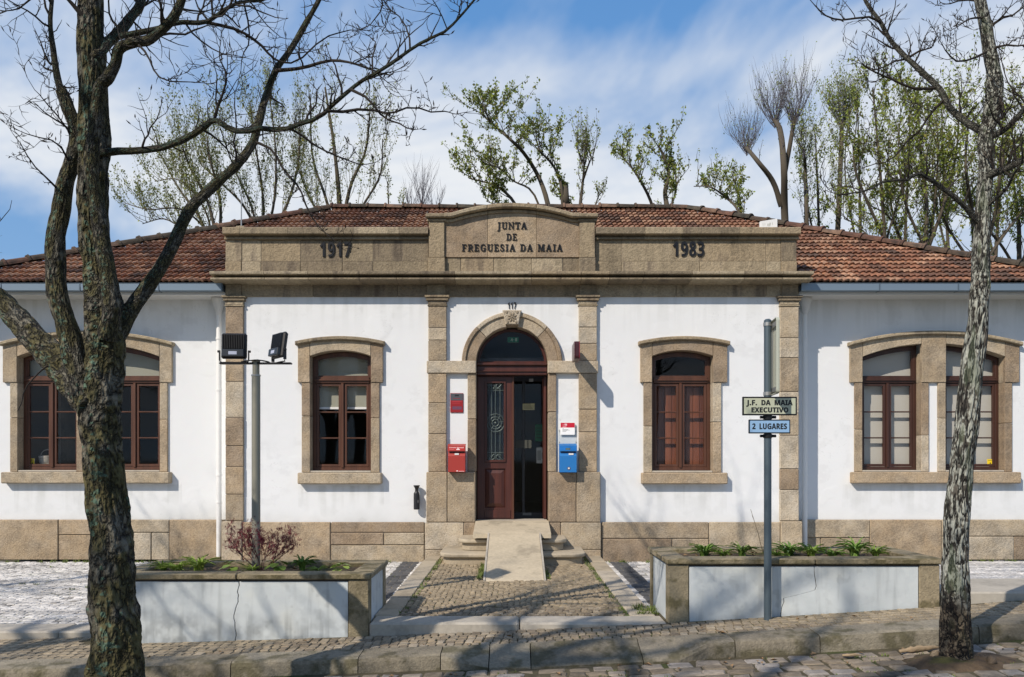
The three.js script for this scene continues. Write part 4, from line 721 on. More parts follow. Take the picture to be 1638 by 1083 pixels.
// ---- the roof: one hipped roof behind the parapet
{
  const rf = grp('roof', hall), z0 = 0.07, y0 = 4.44, zr = -4.5, yr = 7.0, ex = 9.35, rx0 = -3.89, rx1 = 3.78, run = z0 - zr, rise = yr - y0, SL = Math.hypot(run, rise), ang = Math.atan2(rise, run);
  const zb = 2 * zr - z0;
  const fc = (z0 + 0.54) / run, zc = -0.54, yc = y0 + rise * fc, ca = lerp(-ex, rx0, fc), cb2 = lerp(ex, rx1, fc), q4 = (a, b, c, d) => [[a, b, c], [a, c, d]];
  const deck = [...q4([-ex, y0, z0], [MX0, y0, z0], [MX0, yc, zc], [ca, yc, zc]), ...q4([MX1, y0, z0], [ex, y0, z0], [cb2, yc, zc], [MX1, yc, zc]), ...q4([ca, yc, zc], [cb2, yc, zc], [rx1, yr, zr], [rx0, yr, zr]), [[ex, y0, z0], [ex, y0, zb], [rx1, yr, zr]], [[-ex, y0, zb], [-ex, y0, z0], [rx0, yr, zr]], [[ex, y0, zb], [-ex, y0, zb], [rx0, yr, zr]], [[ex, y0, zb], [rx0, yr, zr], [rx1, yr, zr]]];
  mk('roof_deck', tris(deck.map((t) => t.map(([x, y, z]) => [x, y - 0.045, z])), 0, 0), M.tile[5], rf);
  const tw = 0.21, tl = 0.235, N = 12;
  function tileGeo(seed) {                                          // two rolls across, a thick lower lip; x across, y up from the plane, -z up the slope
    const r = rng(seed), top = [], L = [], wob = (r() - 0.5) * 0.006;
    const prof = (t) => 0.015 * Math.sin(t * 4 * Math.PI - 1.2) + 0.006 * Math.sin(t * 8 * Math.PI) + wob * (t - 0.5);
    for (let i = 0; i <= N; i++) { const t = i / N, x = (t - 0.5) * (tw + 0.012), p = prof(t); top.push([[x, 0.050 + p, 0.020], [x, 0.012 + p, -tl - 0.015], [x, 0.018 + p * 0.8, 0.010]]); }
    for (let i = 0; i < N; i++) { const [a, b, c] = top[i], [d, e, f] = top[i + 1]; L.push([a, d, e], [a, e, b], [c, f, d], [c, d, a]); }
    return tris(L, r() * 2, r() * 2);
  }
  const geos = [1, 2, 3, 4].map(tileGeo), r = rng(77), parts = [], rest = [];
  const rowsN = Math.floor(SL / tl);
  for (let k = 0; k <= rowsN; k++) {
    const s = k * tl, f = s / SL, z = z0 - run * f, y = y0 + rise * f, a = lerp(-ex, rx0, f), b = lerp(ex, rx1, f);
    for (let x = Math.ceil((a - 0.02) / tw) * tw + 0.03; x < b; x += tw) {
      if (x < a + 0.05 || x > b - 0.05 || (z > -0.54 && x > MX0 - 0.1 && x < MX1 + 0.1)) continue;
      const n = n3(x * 0.9, k * 0.35, 4) * 0.5 + 0.5, t = { x: x + (r() - 0.5) * 0.008, y: y + (r() - 0.5) * 0.006, z, rx: ang + (r() - 0.5) * 0.02, rz: (r() - 0.5) * 0.03, g: Math.floor(r() * 4), m: Math.min(5, Math.floor(clamp(n * 0.9 + (r() - 0.5) * 0.7) * 6)) };
      const [u, v] = PX(x, y, z), inView = u > -10 && u < 1648 && (Math.abs(x) > 4.55 ? k < 12 : false);
      (inView && parts.length < 300 ? parts : rest).push(t);
    }
  }
  for (const t of parts) { const m = mk('roof_tile', geos[t.g], M.tile[t.m], rf); m.position.set(t.x, t.y, t.z); m.rotation.set(t.rx, 0, t.rz, 'XYZ'); }
  const im = new THREE.InstancedMesh(geos[0], std([1, 1, 1], { map: T.tile, roughness: 0.9 }), rest.length), mt = new THREE.Matrix4(), q = new THREE.Quaternion();
  rest.forEach((t, i) => { q.setFromEuler(new THREE.Euler(t.rx, 0, t.rz)); mt.compose(V(t.x, t.y, t.z), q, V(1, 1, 1)); im.setMatrixAt(i, mt); im.setColorAt(i, M.tile[t.m].color); });
  im.name = 'roof_tiles'; im.userData.kind = 'stuff'; im.castShadow = im.receiveShadow = true; rf.add(im);
  // ridge and hip caps: half-round tiles with a thick collar
  function capGeo(seed) {
    const r = rng(seed), len = 0.42, prof = [[0, 0.128], [0.035, 0.132], [0.055, 0.108], [0.36, 0.096], [len, 0.09]], L = [], n = 8, P = prof.map(([z, rad]) => Array.from({ length: n + 1 }, (_, i) => { const a = Math.PI * i / n; return [-Math.cos(a) * rad * 1.15, Math.sin(a) * rad * (0.9 + 0.12 * r()) - 0.03, -z]; }));
    for (let j = 0; j < prof.length - 1; j++) for (let i = 0; i < n; i++) L.push([P[j][i], P[j + 1][i], P[j + 1][i + 1]], [P[j][i], P[j + 1][i + 1], P[j][i + 1]]);
    const c = [0, -0.03, 0]; for (let i = 0; i < n; i++) L.push([c, P[0][i], P[0][i + 1]]);
    return tris(L, r() * 3, r() * 3);
  }
  const caps = [11, 12, 13].map(capGeo);
  const line = (A, B) => { const d = V(...B).sub(V(...A)), len = d.length(), n = Math.round(len / 0.385); d.normalize(); for (let i = 0; i < n; i++) { const p = V(...A).addScaledVector(d, len * i / n), m = mk('ridge_tile', pick(caps, r), pick(M.ridge, r), rf); m.position.copy(p).add(V(0, 0.055 + (r() - 0.5) * 0.015, 0)); m.lookAt(p.clone().sub(d).add(V(0, 0.055, 0))); m.rotateZ((r() - 0.5) * 0.08); } };
  line([-ex, y0, z0], [rx0, yr, zr]); line([ex, y0, z0], [rx1, yr, zr]); line([rx0, yr, zr], [rx1, yr, zr]);
  // eaves: soffit board, gutters in lengths, downpipes
  for (const s of [-1, 1]) {
    const a = s < 0 ? -ex : MX1 + 0.012, b = s < 0 ? MX0 - 0.012 : ex, G = (p) => p.map(([z, y]) => [z - 0.27, y + 0.065]);
    mk('soffit', box(a + 0.02, b - 0.02, 4.285, 4.312, WZ, -0.055), M.soffit, hall); mk('fascia', box(a + 0.01, b - 0.01, 4.26, 4.40, -0.052, -0.026), M.soffit, hall);
    let x = a; const gp = [[0.248, 4.345], [0.248, 4.24], [0.262, 4.232], [0.36, 4.232], [0.372, 4.24], [0.378, 4.345], [0.386, 4.352], [0.372, 4.358], [0.366, 4.345], [0.36, 4.245], [0.262, 4.243], [0.256, 4.345]];
    while (x < b - 0.01) { let l = Math.min(1.25, b - x); if (b - x - l < 0.4) l = b - x; mk('gutter', profileX(G(gp), x + 0.002, x + l - 0.002, rb), M.zinc, hall); mk('gutter_joint', box(x + l - 0.018, x + l - 0.004, 4.293, 4.415, -0.02, 0.114), M.zincDark, hall); x += l; }
    const px = s < 0 ? X(352, -0.45) : X(1285.5, -0.45), dp = grp('downpipe', hall);
    mk('hopper', uvm(new THREE.CylinderGeometry(0.13, 0.05, 0.27, 4, 1).rotateY(Math.PI / 4).translate(px, 4.14, -0.385)), M.soffit, dp);
    mk('pipe', uvm(cyl(0.042, 0.042, 0.02, 4.03, px, -0.40, 16)), M.white, dp);
    for (const y of [3.6, 2.75, 1.35, 0.9]) mk('bracket', uvm(cyl(0.05, 0.05, y, y + 0.03, px, -0.40, 16)), M.white, dp);
  }
}

// ------------------------------------------------------------------ steps and ramp at the door
{
  const r = rng(31), st = thing('entrance_steps', 'rounded stone steps either side of the ramp below the door', 'steps');
  const step = (x0, x1, y0, y1, zf, rad) => {
    const outline = (o) => { const p = [[x0 - o, 0.10]]; for (let i = 0; i <= 8; i++) { const a = Math.PI - i / 8 * Math.PI / 2; p.push([x0 - o + rad + rad * Math.cos(a), zf + o - rad + rad * Math.sin(a)]); } for (let i = 0; i <= 8; i++) { const a = Math.PI / 2 - i / 8 * Math.PI / 2; p.push([x1 + o - rad + rad * Math.cos(a), zf + o - rad + rad * Math.sin(a)]); } p.push([x1 + o, 0.10]); return p; };
    const flat = (o, a, b, c) => { const s = new THREE.Shape(outline(o).map(([x, z]) => new THREE.Vector2(x, -z))); const g = new THREE.ExtrudeGeometry(s, { depth: b - a - 2 * c, bevelEnabled: true, bevelSize: c, bevelThickness: c, bevelOffset: -c, bevelSegments: 3 }); g.rotateX(-Math.PI / 2); g.translate(0, a + c, 0); return uvm(g, r() * 3, r() * 3); };
    const g = grp('step', st);
    mk('riser', flat(-0.05, y0, y1 - 0.062, 0.004), M.slab[1], g); mk('tread', flat(0, y1 - 0.06, y1, 0.022), M.slab[0], g);
  };
  step(-1.07, 1.09, 0.07, 0.25, 1.22, 0.26); step(-0.81, 0.83, 0.255, 0.425, 0.87, 0.22);
  mk('landing_base', cbox(-0.52, 0.55, 0.43, 0.50, 0.08, 0.80, 0.01, r), M.slab[1], st);
  const rp = thing('access_ramp', 'smooth concrete wheelchair ramp up to the door', 'ramp');
  const prof = (pts, x0, x1) => profileX(pts, x0, x1, r);
  const land = std([0.60, 0.52, 0.385], { map: T.concrete, roughness: 0.85 });
  mk('landing', prof([[-0.02, 0.56], [-0.02, 0.645], [0.10, 0.642], [0.93, 0.515], [0.935, 0.45], [0.90, 0.45]], X(761, 0), X(877, 0)), land, rp);
  mk('slope', prof([[0.937, 0.42], [0.937, 0.512], [2.76, 0.104], [2.80, 0.085], [2.80, 0.06], [0.937, 0.06]], -0.335, 0.40), land, rp);
  for (const [a, b] of [[-0.362, -0.338], [0.403, 0.427]]) mk('edging', prof([[0.90, 0.43], [0.90, 0.530], [2.80, 0.105], [2.80, 0.05]], a, b), M.paleSlab[0], rp);
}
// ------------------------------------------------------------------ what hangs on the front
function mailbox(name, label, px0, px1, pyT, pyLid, pyB, z, depth, col, kind) {
  const t = thing(name, label, 'mailbox', [X((px0 + px1) / 2, z), Y(pyB, z), z], undefined), m = std(col, { roughness: 0.42 }), w = (X(px1, z) - X(px0, z)) / 2, h = Y(pyT, z) - Y(pyB, z), hl = Y(pyT, z) - Y(pyLid, z);
  mk('body', profileX([[0, 0], [0, h - 0.004], [depth * 0.8, h - hl * 0.55], [depth * 0.82, h - hl - 0.02], [depth, h - hl - 0.075], [depth, 0.004], [depth - 0.004, 0]], -w + 0.006, w - 0.006), m, t);
  mk('lid', profileX([[0, h], [0, h + 0.012], [depth * 0.5, h + 0.012], [depth * 1.02, h - 0.02], [depth * 1.06, h - hl], [depth * 1.03, h - hl], [depth * 0.98, h - 0.026], [depth * 0.5, h]], -w, w), m, t);
  mk('slot', box(-w + 0.02, w - 0.02, h - hl - 0.022, h - hl - 0.002, depth * 0.80, depth * 0.835), M.black, t);
  const lblTex = canvasTex(128, 48, (c, W, H) => {
    c.fillStyle = kind === 'red' ? '#b8322e' : '#1b74c4'; c.fillRect(0, 0, W, H); c.fillStyle = '#f0dede';
    if (kind === 'red') { c.font = 'bold 20px sans-serif'; c.fillText('Correio Normal', 6, 20, 116); c.fillRect(62, 30, 28, 12); c.beginPath(); c.arc(76, 30, 8, Math.PI, 0); c.fill(); c.fillStyle = '#d9a0a0'; c.fillRect(8, 36, 38, 3); }
    else { c.fillStyle = '#4d5b52'; c.fillRect(44, 22, 38, 20); c.fillStyle = '#7d8a72'; c.fillRect(48, 27, 30, 3); c.fillRect(48, 33, 24, 3); }
  });
  { const pl = printed(-w + 0.012, w - 0.012, h - hl + 0.012, h - 0.030, depth * 1.058, depth * 1.064, lblTex, m, t, 'printed_label'); }
  mk('name_plate', box(kind === 'red' ? -0.03 : 0.01, kind === 'red' ? 0.035 : 0.085, h - hl - 0.058, h - hl - 0.033, depth * 0.9, depth * 1.0 + 0.002), M.white, t);
  if (kind === 'red') printed(-0.01, 0.125, 0.006, 0.032, depth, depth + 0.002, canvasTex(96, 20, (c, W, H) => { c.fillStyle = '#b8322e'; c.fillRect(0, 0, W, H); c.fillStyle = '#f4e8e8'; c.beginPath(); c.arc(14, 15, 11, Math.PI, 0); c.fill(); c.fillRect(32, 12, 60, 4); }), m, t, 'emblem');
  else { const e = mk('lock_plate', uvm(cyl(0.024, 0.024, 0, 0.006, 0, 0, 20).rotateX(Math.PI / 2).translate(0.012, 0.065, depth)), std([0.14, 0.10, 0.12], { roughness: 0.5 }), t); mk('lock', uvm(cyl(0.013, 0.013, 0, 0.009, 0, 0, 16).rotateX(Math.PI / 2).translate(0.012, 0.065, depth)), M.white, t); }
  return t;
}
mailbox('mailbox', 'red metal mailbox on the wall left of the door', 717.5, 745.5, 711.5, 722, 755, 0.10, 0.17, [0.36, 0.040, 0.030], 'red');
mailbox('mailbox', 'blue metal mailbox on the wall right of the door', 893.5, 921.5, 711, 722, 755.5, 0.10, 0.17, [0.018, 0.17, 0.47], 'blue');
{
  const mount = (x0, x1, y0, y1) => cbox(X(x0), X(x1), Y(y1), Y(y0), 0.002, 0.10, 0.004);
  const t = thing('wall_plaque', 'small grey and red plaque above the red mailbox', 'plaque');
  mk('panel', cbox(X(720.5), X(741), Y(660), Y(629), 0.002, 0.018, 0.003), std([0.36, 0.02, 0.03], { roughness: 0.4 }), t);
  printed(X(721), X(740.5), Y(659.5), Y(629.5), 0.0185, 0.020, canvasTex(80, 124, (c) => { c.fillStyle = '#4b4e55'; c.fillRect(0, 0, 80, 124); c.fillStyle = '#8e121b'; c.fillRect(0, 46, 80, 78); c.fillStyle = '#1c1517'; c.fillRect(27, 9, 27, 10); c.fillStyle = '#8c1f28'; c.fillRect(16, 31, 46, 4); c.fillStyle = '#c04048'; c.fillRect(8, 53, 64, 3); c.fillRect(8, 64, 52, 2); c.fillStyle = '#4f4660'; c.fillRect(12, 86, 60, 20); c.fillStyle = '#a8141f'; for (let i = 0; i < 6; i++) c.fillRect(20 + i * 9, 88, 2, 15); }), M.white, t, 'print');
  const u = thing('wall_sign', 'small white sign with red top above the blue mailbox', 'sign');
  mk('backing', cbox(X(893.5), X(922), Y(711), Y(687), 0.002, 0.006, 0.002), new THREE.MeshPhysicalMaterial({ color: 0xf2f6f8, roughness: 0.15, transmission: 0.6, thickness: 0 }), u);
  mk('panel', plate([[X(896), Y(696)], [X(918), Y(696)], [X(919.5), Y(694.5)], [X(919.5), Y(678)], [X(917.5), Y(676)], [X(896), Y(676)]], 0.028, 0.040, [], 0.002), M.white, u);
  printed(X(896.5), X(919), Y(695.5), Y(676.5), 0.0405, 0.042, canvasTex(120, 104, (c) => { c.fillStyle = '#f4f4f2'; c.fillRect(0, 0, 120, 104); c.fillStyle = '#c3122f'; c.fillRect(0, 0, 120, 42); c.fillStyle = '#f3dfe2'; c.fillRect(34, 8, 20, 16); c.fillRect(16, 18, 14, 3); c.fillRect(16, 34, 34, 4); c.fillStyle = '#c3122f'; c.fillRect(38, 12, 3, 10); c.fillRect(46, 11, 3, 10); c.fillStyle = '#777'; for (const [y, w] of [[50, 12], [57, 48], [63, 62], [69, 40], [76, 30]]) c.fillRect(16, y, w, 2.5); }), M.white, u, 'print');
  for (const [a, b] of [[X(898), Y(680)], [X(917), Y(692)]]) mk('stud', uvm(cyl(0.006, 0.006, 0.004, 0.028, 0, 0, 10).rotateX(Math.PI / 2).translate(a, b, 0)), M.steel, u);
  for (const [a, b] of [[894.5, 689], [921.3, 689], [894.5, 707], [921.3, 707]]) mk('screw', uvm(cyl(0.008, 0.008, 0, 0.012, 0, 0, 10).rotateX(Math.PI / 2).translate(X(a), Y(b), 0.002)), M.steel, u);
  // flag sign edge-on over the impost
  const f = thing('projecting_sign', 'slim dark and red sign standing out from the wall right of the arch', 'sign', [1.005, Y(577.5, 0.35) + 0.0, 0]);
  { const s = new THREE.Shape(), z0 = 0.14, z1 = 0.66, h = 0.265, q = 0.05; s.moveTo(-z0 - q, 0); s.lineTo(-z1 + q, 0); s.quadraticCurveTo(-z1, 0, -z1, q); s.lineTo(-z1, h - q); s.quadraticCurveTo(-z1, h, -z1 + q, h); s.lineTo(-z0 - q, h); s.quadraticCurveTo(-z0, h, -z0, h - q); s.lineTo(-z0, q); s.quadraticCurveTo(-z0, 0, -z0 - q, 0);
    const g = (d, o) => uvm(new THREE.ExtrudeGeometry(s, { depth: d, bevelEnabled: true, bevelSize: 0.003, bevelThickness: 0.003, bevelSegments: 1, curveSegments: 6 }).rotateY(Math.PI / 2).translate(o, 0, 0));
    mk('casing', g(0.05, -0.04), std([0.05, 0.012, 0.016], { roughness: 0.35 }), f); mk('face', g(0.006, 0.017), std([0.22, 0.012, 0.03], { roughness: 0.3 }), f); mk('face', g(0.006, -0.053), std([0.06, 0.008, 0.012], { roughness: 0.3 }), f); }
  for (const y of [0.05, 0.20]) mk('bracket', uvm(bar([-0.01, y, 0.0], [-0.01, y, 0.16], 0.012)), M.blackMetal, f);
  // ashtray
  const a = thing('wall_ashtray', 'black tubular ashtray fixed to the wall beside the door base', 'ashtray', [X(666.5, 0.08), Y(815, 0.08), 0.085]);
  mk('tube', uvm(new THREE.LatheGeometry([[0, 0], [0.044, 0.0], [0.048, 0.01], [0.048, 0.25], [0.036, 0.275], [0.026, 0.29], [0.026, 0.33], [0.05, 0.375], [0.053, 0.385], [0.042, 0.385], [0.02, 0.34]].map(([x, y]) => new THREE.Vector2(x, y)), 20)), M.black, a);
  mk('bracket', box(-0.02, 0.02, 0.08, 0.2, -0.084, -0.04), M.blackMetal, a); mk('label', box(-0.004, 0.03, 0.11, 0.15, 0.035, 0.041), std([0.25, 0.25, 0.24]), a);
  // slab lying on the parapet
  const w = thing('white_tablet', 'white plastic tablet standing on the right end of the parapet', 'tablet', [X(1229, -0.05), 5.325, -0.05]);
  const L = plate([[-0.138, 0], [0.138, 0], [0.138, 0.155], [-0.138, 0.11]], -0.03, 0.03, [], 0.004); mk('block', L, M.white, w);
  const smear = std([0.55, 0.56, 0.52]); for (const [x, q, y] of [[-0.1, 0.012, 0.05], [-0.07, 0.01, 0.055], [-0.03, 0.05, 0.045], [0.01, 0.02, 0.06], [0.05, 0.012, 0.065]]) mk('worn_mark', box(x, x + q, y - 0.012, y + 0.03, 0.0302, 0.0312), smear, w);
  const an = thing('antenna_mast', 'thin grey mast rising from the left end of the parapet', 'mast', [X(386, -0.12), 5.33, -0.12]);
  mk('foot', cbox(-0.07, 0.07, -0.01, 0.045, -0.07, 0.07, 0.01), M.old[0], an); mk('pole', uvm(cyl(0.011, 0.009, 0.04, 0.62, 0, 0, 8)), M.steel, an);
}
// things standing in the left window
{
  const z = WZ - 0.245, sill = Y(755, WZ) + 0.12;
  const c = thing('warning_card', 'small yellow card standing in the far left window', 'card', [X(50, z), sill, z + 0.03]);
  printed(-0.075, 0.075, 0, 0.105, -0.003, 0.003, canvasTex(64, 48, (x) => { x.fillStyle = '#e8c81e'; x.fillRect(0, 0, 64, 48); x.fillStyle = '#3b340c'; for (let y = 8; y < 22; y += 5) x.fillRect(8, y, 40, 2); x.beginPath(); x.moveTo(40, 42); x.lineTo(56, 42); x.lineTo(48, 27); x.fill(); }), M.white, c, 'card');
  const k = thing('wicker_basket', 'pale grey basket on the sill of the far left window', 'basket', [X(68, z), sill - 0.005, z - 0.14]);
  mk('bowl', uvm(new THREE.LatheGeometry([[0, 0], [0.10, 0], [0.125, 0.06], [0.13, 0.15], [0.12, 0.16], [0.11, 0.14], [0.10, 0.03], [0, 0.02]].map(([x, y]) => new THREE.Vector2(x, y)), 20)), std([0.42, 0.40, 0.36], { map: T.weathered }), k);
  mk('handle', new THREE.TorusGeometry(0.11, 0.008, 6, 20, Math.PI).translate(0, 0.15, 0), std([0.42, 0.40, 0.36]), k);
  const s = thing('warning_card', 'small yellow sticker low in the far right window', 'sticker', [X(1584, WZ - 0.15), Y(743, WZ - 0.15), WZ - 0.149]);
  printed(-0.055, 0.055, 0, 0.09, 0, 0.002, canvasTex(64, 48, (x) => { x.fillStyle = '#e8c81e'; x.fillRect(0, 0, 64, 48); x.fillStyle = '#3b340c'; for (let y = 8; y < 18; y += 5) x.fillRect(8, y, 44, 2); x.beginPath(); x.moveTo(24, 42); x.lineTo(40, 42); x.lineTo(32, 25); x.fill(); }), M.white, s, 'sticker');
  const cab = thing('filing_cabinet', 'pale shelves inside the room behind the far left window', 'cabinet', [X(62, -2), DY, -2.4]);
  mk('case', plate(rect(-0.35, 0.35, 0, 2.3), -0.3, 0.3, [rect(-0.3, 0.3, 0.1, 0.75), rect(-0.3, 0.3, 0.85, 1.5), rect(-0.3, 0.3, 1.6, 2.2)], 0.004), M.paleSlab[0], cab);
}
// ------------------------------------------------------------------ planters of painted render, granite corners and coping
function planter(label, x0, x1, top, crackAt) {
  const r = rng(Math.round(x0 * 10) + 90), t = thing('planter', label, 'planter'), z0 = 4.39, z1 = 5.44, b = -0.35, pw = 0.215, ct = top - 0.055, g = 0.003;
  mk('core', join([box(x0 + 0.03, x1 - 0.03, b, ct - 0.012, z1 - 0.16, z1 - 0.03), box(x0 + 0.03, x1 - 0.03, b, ct - 0.012, z0 + 0.03, z0 + 0.16), box(x0 + 0.03, x0 + 0.16, b, ct - 0.012, z0 + 0.17, z1 - 0.17), box(x1 - 0.16, x1 - 0.03, b, ct - 0.012, z0 + 0.17, z1 - 0.17)]), M.darkJoint, t);
  for (const [a, c] of [[x0, x0 + pw], [x1 - pw, x1]]) for (const [d, e] of [[z0, z0 + 0.17], [z1 - 0.17, z1]]) mk('pillar', cbox(a + 0.012, c - 0.012, b, ct - g, d + 0.012, e - 0.012, 0.008, r), pick(M.mossy, r), t);
  const pm = M.render, n = 26;
  // front panel: split by the crack where the photograph shows one
  const px0 = x0 + pw - 0.006, px1 = x1 - pw + 0.006, pt = ct - 0.022, zf = z1 - 0.022, wander = (y, s) => crackAt + 0.035 * n3(y * 5 + s, 1.7, s) + 0.02 * n3(y * 17, 3.1, s) + (top > 0.6 ? -0.30 * smooth(pt - 0.24, pt - 0.28, y) : -0.05 * (pt - y));
  const line = Array.from({ length: n + 1 }, (_, i) => { const y = lerp(b, pt, i / n); return [wander(y, 1), y]; });
  mk('panel', plate([[px0, b], ...line.map(([x, y]) => [x - 0.0025, y]), [px0, pt]], zf - 0.05, zf, [], 0.002), pm, t);
  mk('panel', plate([...line.map(([x, y]) => [x + 0.0035 + 0.002 * r(), y]), [px1, pt], [px1, b]], zf - 0.05, zf - 0.001, [], 0.002), pm, t);
  mk('panel', cbox(px0, px1, b, pt, z0 + 0.022, z0 + 0.07, 0.004, r), pm, t);
  for (const x of [x0 + 0.022, x1 - 0.07]) mk('panel', cbox(x, x + 0.048, b, pt, z0 + 0.165, z1 - 0.165, 0.004, r), pm, t);
  const cw = 0.2, o = 0.012, C = (a, c, d, e) => mk('coping', cbox(a + g, c - g, ct, top, d, e, 0.010, r), pick(M.mossy, r), t);
  const mid = crackAt; C(x0 - o, mid, z1 - cw, z1 + o); C(mid, x1 + o, z1 - cw, z1 + o); C(x0 - o, x0 + 1.3, z0 - o, z0 + cw); C(x0 + 1.3, x1 + o, z0 - o, z0 + cw); C(x0 - o, x0 + cw, z0 + cw + g, z1 - cw - g); C(x1 - cw, x1 + o, z0 + cw + g, z1 - cw - g);
  mk('soil', sheet(x0 + 0.18, x1 - 0.18, z0 + 0.18, z1 - 0.18, 40, 16, (x, z) => top - 0.045 + 0.02 * n3(x * 5, 2, z * 5) + 0.012 * n3(x * 16, 5, z * 16)), M.soil, t);
  return t;
}
planter('left planter with grey painted sides and cracked front, around the lamp mast', -3.744, -1.322, 0.549, X(381, 5.4));
planter('right planter with grey painted sides behind the parking sign post', 1.446, 4.0, 0.69, X(1302, 5.4));
// ------------------------------------------------------------------ plants
const leafMat = (c, o = {}) => { const m = new THREE.MeshPhysicalMaterial({ color: 0xffffff, roughness: 0.6, transmission: 0.28, thickness: 0, ior: 1.3, ...o }); m.color.copy(rgb(...c)); return m; };
M.lily = [leafMat([0.23, 0.34, 0.06]), leafMat([0.32, 0.43, 0.08]), leafMat([0.17, 0.29, 0.055])];
M.redLeaf = leafMat([0.21, 0.022, 0.04]);
function strapClump(seed, n, len) {
  const r = rng(seed), P = [], I = [], U = [];
  for (let k = 0; k < n; k++) {
    const a = r() * 6.283, L = len * (0.6 + 0.6 * r()), lean = 0.35 + r() * 0.9, w = 0.009 + r() * 0.007, seg = 6, ca = Math.cos(a), sa = Math.sin(a), b0 = P.length / 3, x0 = (r() - 0.5) * 0.06, z0 = (r() - 0.5) * 0.06;
    for (let i = 0; i <= seg; i++) { const t = i / seg, out = L * (0.25 * t + lean * 0.55 * t * t), y = L * (1.05 * t - (0.35 + 0.35 * lean) * t * t), ww = w * (0.7 + 0.6 * t) * (1 - t * t * 0.96), x = x0 + ca * out, z = z0 + sa * out; P.push(x - sa * ww, y + 0.004, z + ca * ww, x, y - 0.003, z, x + sa * ww, y + 0.004, z - ca * ww); U.push(0, t, 0.5, t, 1, t); }
    for (let i = 0; i < seg; i++) for (const q of [0, 1]) { const v = b0 + i * 3 + q; I.push(v, v + 1, v + 3, v + 1, v + 4, v + 3); }
  }
  const g = new THREE.BufferGeometry(); g.setAttribute('position', new THREE.Float32BufferAttribute(P, 3)); g.setAttribute('uv', new THREE.Float32BufferAttribute(U, 2)); g.setIndex(I); g.computeVertexNormals(); return g;
}
function broadClump(seed, n) {                                       // a low plant of round leaves
  const r = rng(seed), L = [];
  for (let k = 0; k < n; k++) { const a = r() * 6.283, h = 0.03 + r() * 0.09, d = 0.03 + r() * 0.09, s = new THREE.CircleGeometry(1, 8); s.scale(0.03 + r() * 0.016, 0.045 + r() * 0.02, 1); const p = s.attributes.position; for (let i = 0; i < p.count; i++) p.setZ(i, 0.25 * Math.abs(p.getX(i)) - 2 * p.getY(i) ** 2); s.rotateX(-0.9 - r() * 0.5); s.rotateY(a); s.translate(Math.sin(a) * d, h, Math.cos(a) * d); L.push(s); }
  return join(L);
}
